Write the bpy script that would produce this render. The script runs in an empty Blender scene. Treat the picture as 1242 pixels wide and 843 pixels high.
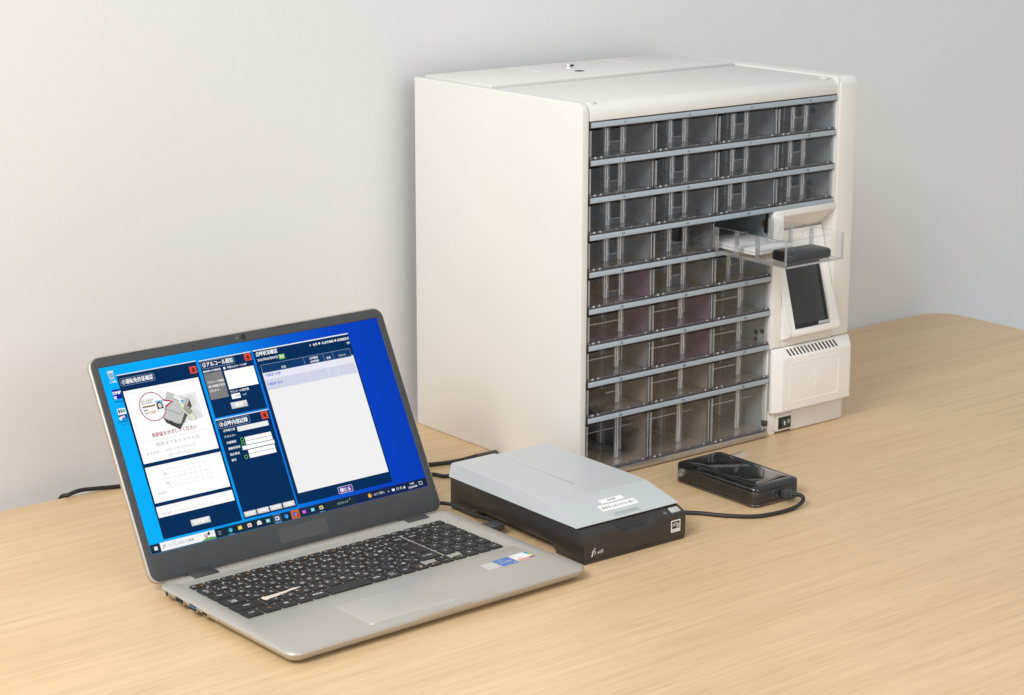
import bpy, bmesh, math, random
from mathutils import Vector, Matrix
random.seed(7)
MM = 0.001
scene = bpy.context.scene
C = scene.collection

# ------------------------------------------------------------------ camera
cam_data = bpy.data.cameras.new('camera')
cam = bpy.data.objects.new('camera', cam_data); C.objects.link(cam)
cam_data.sensor_width = 36.0
cam_data.lens = 36.0 * 2524.19 / 1242.0
cam_data.clip_start = 0.05; cam_data.clip_end = 60.0
YAW, PITCH, ROLL = -0.67320, 0.24830, 0.00224       # cabinet-aligned world frame
cam_loc = Vector((-1.4856, -1.73944, 0.74164))
rz = Matrix.Rotation(YAW, 3, 'Z')
fw = rz @ Vector((0, math.cos(PITCH), -math.sin(PITCH)))
up = rz @ Vector((0, math.sin(PITCH), math.cos(PITCH)))
rt = rz @ Vector((1, 0, 0))
r2 = math.cos(ROLL) * rt + math.sin(ROLL) * up
u2 = -math.sin(ROLL) * rt + math.cos(ROLL) * up
m3 = Matrix((r2, u2, -fw)).transposed()
cam.matrix_world = Matrix.Translation(cam_loc) @ m3.to_4x4()
scene.camera = cam

# ------------------------------------------------------------------ light
world = bpy.data.worlds.new('World'); scene.world = world; world.use_nodes = True
bg = world.node_tree.nodes['Background']
bg.inputs[0].default_value = (0.95, 0.975, 1.0, 1); bg.inputs[1].default_value = 0.535
def area_light(name, loc, target, size, power, col, size_y=None):
    l = bpy.data.lights.new(name, 'AREA'); l.energy = power; l.color = col
    l.shape = 'RECTANGLE'; l.size = size; l.size_y = size_y or size
    o = bpy.data.objects.new(name, l); C.objects.link(o)
    o.location = loc
    o.rotation_euler = (Vector(target) - Vector(loc)).to_track_quat('-Z', 'Y').to_euler()
    return o
area_light('softbox_key', (-2.3, -1.0, 1.95), (0.0, 0.05, 0.15), 1.2, 65, (1.0, 0.995, 0.982), 1.0)
area_light('softbox_fill', (-0.3, -2.9, 1.25), (0.2, 0.0, 0.2), 1.8, 17, (1.0, 0.99, 0.975), 1.2)
vs = scene.view_settings
vs.view_transform = 'Standard'; vs.look = 'None'; vs.exposure = 0.0; vs.gamma = 1.0
vs.use_curve_mapping = False
cy = scene.cycles
cy.max_bounces = 12; cy.diffuse_bounces = 4; cy.glossy_bounces = 5
cy.transmission_bounces = 10; cy.transparent_max_bounces = 64
cy.caustics_reflective = False; cy.caustics_refractive = False
cy.use_denoising = True
cy.sample_clamp_indirect = 6.0

# ------------------------------------------------------------------ materials
def srgb(r, g, b):
    f = lambda c: (c / 12.92 if c <= 0.04045 else ((c + 0.055) / 1.055) ** 2.4)
    return (f(r / 255), f(g / 255), f(b / 255))
def mat(name, col, rough=0.5, metal=0.0, spec=0.5, var=0.0, vscale=30.0, bump=0.0, bscale=400.0,
        coat=0.0, rvar=0.0, scuff=0.0):
    m = bpy.data.materials.new(name); m.use_nodes = True
    nt = m.node_tree; p = nt.nodes['Principled BSDF']
    p.inputs['Base Color'].default_value = (*col, 1)
    p.inputs['Roughness'].default_value = rough
    p.inputs['Metallic'].default_value = metal
    p.inputs['Specular IOR Level'].default_value = spec
    if coat:
        p.inputs['Coat Weight'].default_value = coat; p.inputs['Coat Roughness'].default_value = 0.04
    tc = nt.nodes.new('ShaderNodeTexCoord')
    if var or rvar:
        n = nt.nodes.new('ShaderNodeTexNoise'); n.inputs['Scale'].default_value = vscale
        n.inputs['Detail'].default_value = 6
        nt.links.new(tc.outputs['Object'], n.inputs['Vector'])
        if var:
            mx = nt.nodes.new('ShaderNodeMix'); mx.data_type = 'RGBA'
            mx.inputs['A'].default_value = (*[c * (1 - var) for c in col], 1)
            mx.inputs['B'].default_value = (*[min(1, c * (1 + var)) for c in col], 1)
            nt.links.new(n.outputs['Fac'], mx.inputs['Factor'])
            res = mx.outputs['Result']
            if scuff:
                ns = nt.nodes.new('ShaderNodeTexNoise'); ns.inputs['Scale'].default_value = 34; ns.inputs['Detail'].default_value = 9
                ns.inputs['Roughness'].default_value = 0.75
                nt.links.new(tc.outputs['Object'], ns.inputs['Vector'])
                mk = nt.nodes.new('ShaderNodeMapRange'); mk.inputs['From Min'].default_value = 0.70; mk.inputs['From Max'].default_value = 0.76
                mk.inputs['To Max'].default_value = scuff
                nt.links.new(ns.outputs['Fac'], mk.inputs['Value'])
                m2 = nt.nodes.new('ShaderNodeMix'); m2.data_type = 'RGBA'; m2.inputs['B'].default_value = (0.30, 0.27, 0.23, 1)
                nt.links.new(mk.outputs[0], m2.inputs['Factor']); nt.links.new(res, m2.inputs['A']); res = m2.outputs['Result']
            nt.links.new(res, p.inputs['Base Color'])
        if rvar:
            mr = nt.nodes.new('ShaderNodeMapRange')
            mr.inputs['From Min'].default_value = 0.3; mr.inputs['From Max'].default_value = 0.7
            mr.inputs['To Min'].default_value = rough - rvar; mr.inputs['To Max'].default_value = rough + rvar
            nt.links.new(n.outputs['Fac'], mr.inputs['Value'])
            nt.links.new(mr.outputs['Result'], p.inputs['Roughness'])
    if bump:
        n2 = nt.nodes.new('ShaderNodeTexNoise'); n2.inputs['Scale'].default_value = bscale
        n2.inputs['Detail'].default_value = 4
        nt.links.new(tc.outputs['Object'], n2.inputs['Vector'])
        b = nt.nodes.new('ShaderNodeBump'); b.inputs['Strength'].default_value = bump
        b.inputs['Distance'].default_value = 0.0006
        nt.links.new(n2.outputs['Fac'], b.inputs['Height'])
        nt.links.new(b.outputs['Normal'], p.inputs['Normal'])
    return m
def clear(name, tint, f0=0.045, diffuse=0.0, rough=0.05, gtint=(1, 1, 1), bump=0.0, specks=False):
    m = bpy.data.materials.new(name); m.use_nodes = True
    nt = m.node_tree; nt.nodes.clear()
    out = nt.nodes.new('ShaderNodeOutputMaterial')
    tr = nt.nodes.new('ShaderNodeBsdfTransparent'); tr.inputs[0].default_value = (*tint, 1)
    gl = nt.nodes.new('ShaderNodeBsdfGlossy'); gl.inputs['Roughness'].default_value = rough
    gl.inputs['Color'].default_value = (*gtint, 1)
    lw = nt.nodes.new('ShaderNodeLayerWeight'); lw.inputs['Blend'].default_value = 0.5
    pw = nt.nodes.new('ShaderNodeMath'); pw.operation = 'POWER'; pw.inputs[1].default_value = 4.0
    nt.links.new(lw.outputs['Facing'], pw.inputs[0])
    ma = nt.nodes.new('ShaderNodeMath'); ma.operation = 'MULTIPLY_ADD'
    ma.inputs[1].default_value = 1 - f0; ma.inputs[2].default_value = f0
    nt.links.new(pw.outputs[0], ma.inputs[0])
    base = tr.outputs[0]
    if diffuse:
        df = nt.nodes.new('ShaderNodeBsdfDiffuse'); df.inputs[0].default_value = (0.85, 0.86, 0.87, 1)
        m1 = nt.nodes.new('ShaderNodeMixShader'); m1.inputs[0].default_value = diffuse
        nt.links.new(tr.outputs[0], m1.inputs[1]); nt.links.new(df.outputs[0], m1.inputs[2])
        base = m1.outputs[0]
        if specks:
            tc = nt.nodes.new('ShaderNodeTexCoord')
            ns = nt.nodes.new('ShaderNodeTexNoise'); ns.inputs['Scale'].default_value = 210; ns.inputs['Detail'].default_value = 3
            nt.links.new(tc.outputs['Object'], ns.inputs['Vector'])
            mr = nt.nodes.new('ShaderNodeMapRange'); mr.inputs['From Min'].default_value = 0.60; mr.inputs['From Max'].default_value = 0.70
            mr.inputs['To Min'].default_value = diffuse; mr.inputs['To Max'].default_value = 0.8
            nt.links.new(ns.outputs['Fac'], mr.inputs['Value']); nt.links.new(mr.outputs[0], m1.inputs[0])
    mx = nt.nodes.new('ShaderNodeMixShader')
    nt.links.new(ma.outputs[0], mx.inputs[0]); nt.links.new(base, mx.inputs[1]); nt.links.new(gl.outputs[0], mx.inputs[2])
    if bump:
        tc = nt.nodes.new('ShaderNodeTexCoord')
        n2 = nt.nodes.new('ShaderNodeTexNoise'); n2.inputs['Scale'].default_value = 45
        nt.links.new(tc.outputs['Object'], n2.inputs['Vector'])
        b = nt.nodes.new('ShaderNodeBump'); b.inputs['Strength'].default_value = bump
        b.inputs['Distance'].default_value = 0.004
        nt.links.new(n2.outputs['Fac'], b.inputs['Height'])
        nt.links.new(b.outputs['Normal'], gl.inputs['Normal'])
    nt.links.new(mx.outputs[0], out.inputs[0])
    return m
_em = {}
def screen_mat(rgb, k=1.0):
    key = (rgb, k)
    if key in _em: return _em[key]
    m = bpy.data.materials.new('lit_pixels'); m.use_nodes = True
    p = m.node_tree.nodes['Principled BSDF']; c = srgb(*rgb)
    p.inputs['Base Color'].default_value = (0.001, 0.001, 0.001, 1)
    p.inputs['Roughness'].default_value = 0.6
    p.inputs['Specular IOR Level'].default_value = 0.03
    p.inputs['Emission Color'].default_value = (*c, 1); p.inputs['Emission Strength'].default_value = k
    _em[key] = m
    return m
def wallpaper_mat():
    m = bpy.data.materials.new('wallpaper_pixels'); m.use_nodes = True
    nt = m.node_tree; p = nt.nodes['Principled BSDF']
    p.inputs['Base Color'].default_value = (0.001, 0.001, 0.001, 1); p.inputs['Roughness'].default_value = 0.6
    p.inputs['Specular IOR Level'].default_value = 0.03
    tc = nt.nodes.new('ShaderNodeTexCoord'); sp = nt.nodes.new('ShaderNodeSeparateXYZ')
    nt.links.new(tc.outputs['Object'], sp.inputs[0])
    mr = nt.nodes.new('ShaderNodeMapRange')
    mr.inputs['From Min'].default_value = -0.172; mr.inputs['From Max'].default_value = 0.172
    nt.links.new(sp.outputs['X'], mr.inputs['Value'])
    cr = nt.nodes.new('ShaderNodeValToRGB')
    els = cr.color_ramp.elements
    els[0].position = 0.0; els[0].color = (*srgb(2, 178, 255), 1)
    els[1].position = 1.0; els[1].color = (*srgb(2, 60, 182), 1)
    for pos, c in ((0.18, (3, 168, 250)), (0.42, (4, 140, 235)), (0.62, (5, 92, 212)), (0.82, (3, 66, 195))):
        e = els.new(pos); e.color = (*srgb(*c), 1)
    nt.links.new(mr.outputs[0], cr.inputs[0])
    nt.links.new(cr.outputs[0], p.inputs['Emission Color']); p.inputs['Emission Strength'].default_value = 1.0
    return m
def wood_mat():
    m = bpy.data.materials.new('maple_laminate'); m.use_nodes = True
    nt = m.node_tree; p = nt.nodes['Principled BSDF']
    tc = nt.nodes.new('ShaderNodeTexCoord')
    def noise(sx, sy, scale, detail=5, dist=0.0):
        mp = nt.nodes.new('ShaderNodeMapping'); mp.inputs['Scale'].default_value = (sx, sy, 1)
        nt.links.new(tc.outputs['Object'], mp.inputs[0])
        n = nt.nodes.new('ShaderNodeTexNoise'); n.inputs['Scale'].default_value = scale
        n.inputs['Detail'].default_value = detail; n.inputs['Distortion'].default_value = dist
        n.inputs['Roughness'].default_value = 0.62
        nt.links.new(mp.outputs[0], n.inputs['Vector']); return n
    broad = noise(0.9, 9.0, 1.6, 4, 0.4)
    streak = noise(1.2, 38.0, 3.0, 8, 0.3)
    fine = noise(2.6, 95.0, 4.0, 5, 0.15)
    pores = noise(7.0, 150.0, 5.0, 2, 0.0)
    def ramp(n, stops):
        r = nt.nodes.new('ShaderNodeValToRGB'); e = r.color_ramp.elements
        e[0].position, e[0].color = stops[0][0], (*stops[0][1], 1)
        e[1].position, e[1].color = stops[-1][0], (*stops[-1][1], 1)
        for s in stops[1:-1]:
            x = e.new(s[0]); x.color = (*s[1], 1)
        nt.links.new(n.outputs['Fac'], r.inputs[0]); return r
    base = ramp(broad, [(0.3, (0.712, 0.498, 0.278)), (0.5, (0.742, 0.53, 0.302)), (0.7, (0.768, 0.56, 0.334))])
    st = ramp(streak, [(0.30, (0.90, 0.87, 0.84)), (0.50, (0.985, 0.98, 0.975)), (0.70, (1.06, 1.06, 1.07))])
    fi = ramp(fine, [(0.28, (0.89, 0.87, 0.84)), (0.52, (0.985, 0.985, 0.985)), (0.75, (1.04, 1.04, 1.04))])
    po = ramp(pores, [(0.27, (0.80, 0.76, 0.70)), (0.38, (1, 1, 1)), (0.8, (1, 1, 1))])
    cur = base.outputs[0]
    for x in (st, fi, po):
        mx = nt.nodes.new('ShaderNodeMix'); mx.data_type = 'RGBA'; mx.blend_type = 'MULTIPLY'
        mx.inputs['Factor'].default_value = 1.0
        nt.links.new(cur, mx.inputs['A']); nt.links.new(x.outputs[0], mx.inputs['B'])
        cur = mx.outputs['Result']
    nt.links.new(cur, p.inputs['Base Color'])
    p.inputs['Roughness'].default_value = 0.36
    p.inputs['Specular IOR Level'].default_value = 0.5
    b = nt.nodes.new('ShaderNodeBump'); b.inputs['Strength'].default_value = 0.10; b.inputs['Distance'].default_value = 0.0004
    nt.links.new(fine.outputs['Fac'], b.inputs['Height']); nt.links.new(b.outputs['Normal'], p.inputs['Normal'])
    return m

M = {}
M['wall'] = mat('painted_wall', (0.75, 0.752, 0.752), 0.85, spec=0.2, var=0.015, vscale=3, bump=0.4, bscale=240)
M['wood'] = wood_mat()
M['cream'] = mat('cream_plastic', (0.738, 0.726, 0.688), 0.50, spec=0.4, var=0.03, vscale=6, bump=0.08, bscale=900, scuff=0.4)
M['cream_metal'] = mat('cream_painted_metal', (0.758, 0.748, 0.712), 0.45, spec=0.4, var=0.035, vscale=5, bump=0.08, bscale=500, scuff=0.5, rvar=0.08)
M['white_plastic'] = mat('white_plastic', (0.87, 0.862, 0.838), 0.45, spec=0.4, var=0.015, vscale=12, bump=0.05, bscale=900)
M['strip'] = mat('grey_blue_label_strip', (0.385, 0.455, 0.52), 0.32, spec=0.5, var=0.05, vscale=40, rvar=0.06)
M['rail'] = mat('dark_bronze_rail', (0.10, 0.082, 0.07), 0.4, metal=0.5)
M['bluegrey'] = mat('blue_grey_sheet_metal', (0.46, 0.535, 0.555), 0.45, spec=0.4, var=0.06, vscale=25)
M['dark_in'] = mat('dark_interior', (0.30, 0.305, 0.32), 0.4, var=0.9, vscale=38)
M['shelf'] = mat('grey_shelf_metal', (0.34, 0.345, 0.365), 0.35, var=0.7, vscale=40)
M['grey_in'] = mat('grey_interior', (0.46, 0.465, 0.485), 0.35, var=0.95, vscale=42)
M['purple_in'] = mat('plum_reflection', (0.50, 0.31, 0.52), 0.45, var=0.6, vscale=45)  # plum tint stands in for the room mirrored in the drawer fronts
M['brown_in'] = mat('taupe_reflection', (0.72, 0.58, 0.48), 0.45, var=0.45, vscale=45)  # taupe tint stands in for the desk mirrored in the lower fronts
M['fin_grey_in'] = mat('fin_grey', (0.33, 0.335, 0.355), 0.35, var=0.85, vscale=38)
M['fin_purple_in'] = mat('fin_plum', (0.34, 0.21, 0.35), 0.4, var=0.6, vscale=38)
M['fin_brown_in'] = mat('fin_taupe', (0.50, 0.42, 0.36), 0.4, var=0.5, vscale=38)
M['fin_dark'] = mat('fin_slate', (0.05, 0.055, 0.065), 0.25, var=0.4, vscale=60)
M['steel'] = mat('brushed_steel', (0.55, 0.53, 0.50), 0.32, metal=0.9, var=0.08, vscale=60)
M['chrome'] = mat('chrome', (0.85, 0.85, 0.86), 0.12, metal=1.0)
M['black'] = mat('black_plastic', (0.016, 0.016, 0.017), 0.42, bump=0.08, bscale=900)
M['fob'] = mat('fob_black', (0.009, 0.009, 0.009), 0.3, spec=0.4)
M['hole'] = mat('dark_opening', (0.012, 0.012, 0.013), 0.7)
M['ink'] = mat('black_print', (0.025, 0.025, 0.028), 0.6)
M['grey_ink'] = mat('grey_print', (0.10, 0.11, 0.13), 0.6)
M['clear'] = clear('clear_styrene', (0.985, 0.987, 0.99), 0.034, 0.0, 0.05, bump=0.35)
M['edge'] = clear('clear_styrene_edge', (0.84, 0.85, 0.87), 0.10, 0.24, 0.10, bump=0.6)
M['rib'] = clear('glint_white_styrene_rib', (0.88, 0.89, 0.91), 0.14, 0.93, 0.10, bump=1.0)  # near-white colour stands in for specular streaks on the ribs
M['tray_edge'] = clear('crisp_styrene_edge', (0.80, 0.81, 0.84), 0.24, 0.20, 0.06, bump=0.4)
M['tray_wall'] = clear('crisp_styrene_wall', (0.985, 0.987, 0.99), 0.026, 0.0, 0.04, bump=0.1)
M['lip'] = clear('glinting_styrene_lip', (0.55, 0.55, 0.60), 0.06, 0.05, 0.12, bump=1.0, specks=True)  # white specks painted in as glints along the lip
M['tube'] = clear('clear_tube', (0.94, 0.94, 0.94), 0.08, 0.06, 0.06)
M['frost'] = clear('frosted_silicone', (0.80, 0.78, 0.75), 0.05, 0.35, 0.25)
M['smoke'] = clear('smoky_clear_base', (0.40, 0.34, 0.28), 0.08, 0.03, 0.12)
M['tape'] = mat('hazy_tape_on_bezel', (0.074, 0.075, 0.074), 0.42, spec=0.45)
M['tablet'] = mat('tablet_glass', (0.03, 0.032, 0.029), 0.22, spec=0.6, rvar=0.03, vscale=20)
M['silver'] = mat('silver_painted_shell', (0.485, 0.462, 0.415), 0.46, metal=0.3, spec=0.5, var=0.03, vscale=25, bump=0.05, bscale=1800)
M['silver_edge'] = mat('silver_edge', (0.52, 0.475, 0.42), 0.34, metal=0.5, var=0.03, vscale=30)
M['pad'] = mat('touchpad_surface', (0.53, 0.505, 0.455), 0.45, metal=0.25, spec=0.5, var=0.02, vscale=30)
M['bezel'] = mat('charcoal_bezel', (0.058, 0.060, 0.063), 0.55, spec=0.4, var=0.10, vscale=700, bump=0.15, bscale=1500)
M['hinge'] = mat('hinge_plastic', (0.05, 0.05, 0.052), 0.35)
M['key'] = mat('key_black', (0.024, 0.0225, 0.0205), 0.50, spec=0.32, rvar=0.05, vscale=90, bump=0.05, bscale=1500)
M['key_white'] = mat('key_legend_white', (0.90, 0.90, 0.87), 0.6)
M['key_orange'] = mat('key_legend_orange', (0.75, 0.33, 0.06), 0.6)
M['paper'] = mat('white_label', (0.86, 0.86, 0.85), 0.55)
M['glare'] = mat('beige_glare_patch', (0.74, 0.63, 0.54), 0.6, var=0.12, vscale=200)
M['scan_body'] = mat('scanner_dark_body', (0.030, 0.026, 0.0235), 0.34, spec=0.55, rvar=0.05, vscale=80, bump=0.10, bscale=1600)
M['scan_lid'] = mat('scanner_grey_lid', (0.53, 0.56, 0.565), 0.42, spec=0.45, var=0.015, vscale=30, bump=0.05, bscale=1300)
M['grey_btn'] = mat('grey_button', (0.50, 0.51, 0.50), 0.4)
M['gloss'] = mat('piano_black', (0.008, 0.008, 0.009), 0.05, spec=0.6, coat=0.6, rvar=0.02, vscale=60)
M['reader_side'] = mat('reader_side_plastic', (0.035, 0.028, 0.023), 0.36, bump=0.06, bscale=1200)
M['plug'] = mat('plug_grey', (0.055, 0.056, 0.06), 0.45)
M['cable'] = mat('cable_black', (0.018, 0.018, 0.019), 0.45)
M['blue_st'] = mat('blue_sticker', (0.03, 0.16, 0.52), 0.25, var=0.25, vscale=120)
M['cyan_st'] = mat('cyan_print', (0.10, 0.45, 0.80), 0.3)
M['grey_st'] = mat('silver_sticker', (0.62, 0.59, 0.55), 0.3, metal=0.2)
for n, c in (('st_red', (0.80, 0.20, 0.13)), ('st_green', (0.10, 0.55, 0.22)), ('st_yellow', (0.85, 0.60, 0.05)),
             ('st_blue', (0.04, 0.22, 0.60)), ('usb_blue', (0.04, 0.16, 0.42)), ('rust', (0.42, 0.21, 0.05)),
             ('card', (0.83, 0.82, 0.79))):
    M[n] = mat(n, c, 0.5)

# ------------------------------------------------------------------ mesh helpers (millimetres)
class MB:
    def __init__(s): s.v = []; s.f = []; s.m = []
    def add(s, vs, fs, m=0):
        o = len(s.v); s.v += [tuple(p) for p in vs]
        for f in fs: s.f.append([i + o for i in f]); s.m.append(m)
    def box(s, x0, x1, y0, y1, z0, z1, m=0, mthin=None):
        vs = [(x, y, z) for x in (x0, x1) for y in (y0, y1) for z in (z0, z1)]
        d = (x1 - x0, y1 - y0, z1 - z0)
        fs = [((0, 1, 3, 2), 0), ((4, 6, 7, 5), 0), ((0, 4, 5, 1), 1), ((2, 3, 7, 6), 1), ((0, 2, 6, 4), 2), ((1, 5, 7, 3), 2)]
        thin = d.index(min(d)); o = len(s.v); s.v += vs
        for f, ax in fs:
            s.f.append([i + o for i in f])
            s.m.append(m if (mthin is None or ax == thin) else mthin)
    def prism(s, poly, axis, a, b, m=0):
        """poly: 2D points in the plane normal to axis ('x': (y,z), 'y': (x,z), 'z': (x,y))"""
        def P(p, t):
            return {'x': (t, p[0], p[1]), 'y': (p[0], t, p[1]), 'z': (p[0], p[1], t)}[axis]
        n = len(poly)
        vs = [P(p, a) for p in poly] + [P(p, b) for p in poly]
        fs = [list(range(n)), list(range(2 * n - 1, n - 1, -1))] + [[i, i + n, (i + 1) % n + n, (i + 1) % n] for i in range(n)]
        s.add(vs, fs, m)
    def loft(s, rings, m=0, cap0=True, cap1=True, closed=True):
        n = len(rings[0]); o = len(s.v)
        for r in rings: s.v += [tuple(p) for p in r]
        for k in range(len(rings) - 1):
            for i in range(n if closed else n - 1):
                j = (i + 1) % n
                s.f.append([o + k * n + i, o + k * n + j, o + (k + 1) * n + j, o + (k + 1) * n + i]); s.m.append(m)
        if cap0: s.f.append([o + i for i in range(n - 1, -1, -1)]); s.m.append(m)
        if cap1: s.f.append([o + (len(rings) - 1) * n + i for i in range(n)]); s.m.append(m)
    def cyl(s, c, axis, r, a, b, m=0, n=20, r2=None):
        r2 = r if r2 is None else r2
        def ring(t, rr):
            out = []
            for i in range(n):
                q = 2 * math.pi * i / n; p, w = rr * math.cos(q), rr * math.sin(q)
                out.append({'x': (t, c[0] + p, c[1] + w), 'y': (c[0] + p, t, c[1] + w), 'z': (c[0] + p, c[1] + w, t)}[axis])
            return out
        s.loft([ring(a, r), ring(b, r2)], m)
    def tube(s, pts, r, m=0, n=10, sub=10):
        P = [Vector(p) for p in pts]; path = []
        for i in range(len(P) - 1):
            p0 = P[max(i - 1, 0)]; p1 = P[i]; p2 = P[i + 1]; p3 = P[min(i + 2, len(P) - 1)]
            for k in range(sub):
                t = k / sub
                path.append(0.5 * ((2 * p1) + (-p0 + p2) * t + (2 * p0 - 5 * p1 + 4 * p2 - p3) * t * t + (-p0 + 3 * p1 - 3 * p2 + p3) * t ** 3))
        path.append(P[-1]); rings = []
        upv = Vector((0, 0, 1))
        for i, p in enumerate(path):
            d = (path[min(i + 1, len(path) - 1)] - path[max(i - 1, 0)]).normalized()
            a = d.cross(upv)
            if a.length < 1e-3: a = d.cross(Vector((1, 0, 0)))
            a.normalize(); b = a.cross(d)
            rings.append([p + r * (math.cos(2 * math.pi * k / n) * a + math.sin(2 * math.pi * k / n) * b) for k in range(n)])
        s.loft(rings, m)
    def build(s, name, mats, parent=None, bevel=0.0, seg=2, sharp=35, loc=None, rot=None, recalc=True):
        me = bpy.data.meshes.new(name)
        me.from_pydata([(x * MM, y * MM, z * MM) for x, y, z in s.v], [], s.f)
        if not isinstance(mats, (list, tuple)): mats = [mats]
        for k in mats: me.materials.append(M[k] if isinstance(k, str) else k)
        for p, i in zip(me.polygons, s.m): p.material_index = i
        if bevel or recalc:
            bm = bmesh.new(); bm.from_mesh(me)
            if recalc: bmesh.ops.recalc_face_normals(bm, faces=bm.faces)
            if bevel:
                ed = [e for e in bm.edges if len(e.link_faces) == 2 and e.calc_face_angle(0) > math.radians(30)]
                bmesh.ops.bevel(bm, geom=ed, offset=bevel * MM, segments=seg, profile=0.5, affect='EDGES', clamp_overlap=True)
            bm.to_mesh(me); bm.free()
        for p in me.polygons: p.use_smooth = True
        me.set_sharp_from_angle(angle=math.radians(sharp))
        return link(name, me, parent, loc, rot)
def link(name, me, parent=None, loc=None, rot=None):
    o = bpy.data.objects.new(name, me); C.objects.link(o)
    if parent is not None: o.parent = parent
    if loc: o.location = [c * MM for c in loc]
    if rot: o.rotation_euler = rot
    return o
def thing(name, label, cat, loc=(0, 0, 0), rot=(0, 0, 0), group=None):
    o = link(name, None, None, loc, rot); o.empty_display_size = 0.02
    return tag(o, label, cat, group)
def tag(o, label, cat, group=None):
    o['label'] = label; o['category'] = cat
    if group: o['group'] = group
    return o
_tx = {}
def glyphs(sx, bold=0.0):
    k = (sx, bold)
    if k in _tx: return _tx[k]
    c = bpy.data.curves.new('t', 'FONT'); c.body = sx; c.size = 1.0; c.resolution_u = 2; c.offset = bold
    o = bpy.data.objects.new('t', c); C.objects.link(o)
    dg = bpy.context.evaluated_depsgraph_get(); dg.update()
    me = bpy.data.meshes.new_from_object(o.evaluated_get(dg))
    vs = [(v.co.x, v.co.y) for v in me.vertices]; fs = [list(p.vertices) for p in me.polygons]
    bpy.data.objects.remove(o); bpy.data.curves.remove(c); bpy.data.meshes.remove(me)
    if not vs: vs = [(0, 0)]
    _tx[k] = (vs, fs); return _tx[k]
def text(mb, sx, size, org, ux, uy, m=0, align='L', width=None, bold=0.0, italic=0.0):
    """flat lettering; org = baseline point, ux/uy = unit vectors, size = em height in mm"""
    vs, fs = glyphs(sx, 0.0)
    xs = [p[0] for p in vs]; w = max(xs) - min(xs); x0 = min(xs)
    kx = size if not width or w == 0 else width / w
    sh = {'L': 0, 'C': -w / 2, 'R': -w}[align]
    O, U, V = Vector(org), Vector(ux), Vector(uy)
    for q in ((-bold, bold) if bold >= 0.015 else (0,)):
        mb.add([O + U * ((x - x0 + sh) * kx + (q + italic * y) * size) + V * ((y + 0.4 * q) * size) for x, y in vs], fs, m)
def rrect(cx, cy_, w, h, r, z, n=6):
    """rounded rectangle ring, 4*(n+1) points, counter-clockwise"""
    out = []; r = max(min(r, w / 2 - 1e-3, h / 2 - 1e-3), 1e-3)
    for qx, qy, a0 in ((1, 1, 0), (-1, 1, 90), (-1, -1, 180), (1, -1, 270)):
        for k in range(n + 1):
            a = math.radians(a0 + 90 * k / n)
            out.append((cx + qx * (w / 2 - r) + r * math.cos(a), cy_ + qy * (h / 2 - r) + r * math.sin(a), z))
    return out
X_, Y_, Z_ = (1, 0, 0), (0, 1, 0), (0, 0, 1)

# ================================================================== setting
wb = MB(); wb.box(-3200, 3600, 345, 445, -800, 2300)
wall = wb.build('wall', 'wall'); wall['kind'] = 'structure'

desk = thing('desk', 'pale maple laminate desk with a rounded far corner, carrying all the devices', 'desk', (0, 0, -26))
d = MB()
ol = []
for (cx_, cy_, a0) in ((1012 - 48, 320 - 48, 0), (-1500, 316, 90), (-1500, -950, 180), (1012 - 48, -950, 270)):
    if a0 == 0:
        ol += [(cx_ + 48 * math.cos(math.radians(t)), cy_ + 48 * math.sin(math.radians(t))) for t in range(0, 91, 6)]
    elif a0 == 90: ol += [(-1500, 320)]
    elif a0 == 180: ol += [(-1500, -950)]
    else: ol += [(1012, -950)]
d.loft([[(x, y, 0) for x, y in ol], [(x, y, 25) for x, y in ol], [(x - (0.8 if x > 1000 else 0), y - (0.8 if y > 300 else 0), 26) for x, y in ol]])
d.build('tabletop', 'wood', desk)
for lx in (-1420, 930):
    for ly in (-880, 250):
        lb = MB(); lb.box(lx - 25, lx + 25, ly - 25, ly + 25, -700, -0.5); lb.build('leg', 'cream_metal', desk, 2)

# ================================================================== parts cabinet
cab = thing('drawer_cabinet', 'large cream drawer cabinet with thirty clear numbered drawers and a small built-in screen', 'cabinet')
H = 438.5; W = 443.0; D = 315.7
def side_profile(r, y0, zt, z0=0, yb=D):
    pts = [(yb, z0), (yb, zt)]
    for k in range(9):
        a = math.radians(90 + 90 * k / 8)
        pts.append((y0 + r + r * math.cos(a), zt - r + r * math.sin(a)))
    pts.append((y0, z0)); return pts
b = MB(); b.prism(side_profile(11, 0, H), 'x', 0, 10.4); b.build('side_panel', 'cream_metal', cab, 1.6, 3)
rp = side_profile(11, -3, H)
rp[-1] = (-3, 112.8); rp += [(14.2, 112.8), (14.2, 0)]
b = MB(); b.prism(rp, 'x', 411.6, W); b.build('side_panel', 'cream_metal', cab, 1.8, 3)
b = MB(); b.box(408.2, 411.5, -1.4, 9, 284.6, 437.6); b.build('jamb', 'cream_metal', cab, 0.5)
# top lip and plate
pts = [(175.5, 432), (175.5, 437.2)]
for k in range(9):
    a = math.radians(90 + 90 * k / 8); pts.append((-1.5 + 13 + 13 * math.cos(a), 437.2 - 13 + 13 * math.sin(a)))
pts += [(-1.5, 418.2), (4, 418.2), (4, 432)]
b = MB(); b.prism(pts, 'x', 11.0, 407.7); b.build('top_panel', 'cream', cab, 0.8)
b = MB(); b.box(14, 409, 180.5, D - 3, 433, 440.4); b.build('top_lid', 'cream', cab, 1.0)
b = MB(); b.box(11, 408, 176, 183, 425, 435.5); b.build('lid_gap', 'rail', cab)
for x in (144, 298):
    b = MB(); b.box(x - 0.9, x + 0.9, 250, D - 6, 440.3, 440.9); b.build('lid_ridge', 'cream', cab, 0.3)
for x, y in ((22, 12), (398, 12)):
    b = MB(); b.cyl((x, y), 'z', 6.5, 436.6, 437.9, n=24); b.build('stud', 'cream', cab, 0.4)
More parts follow.
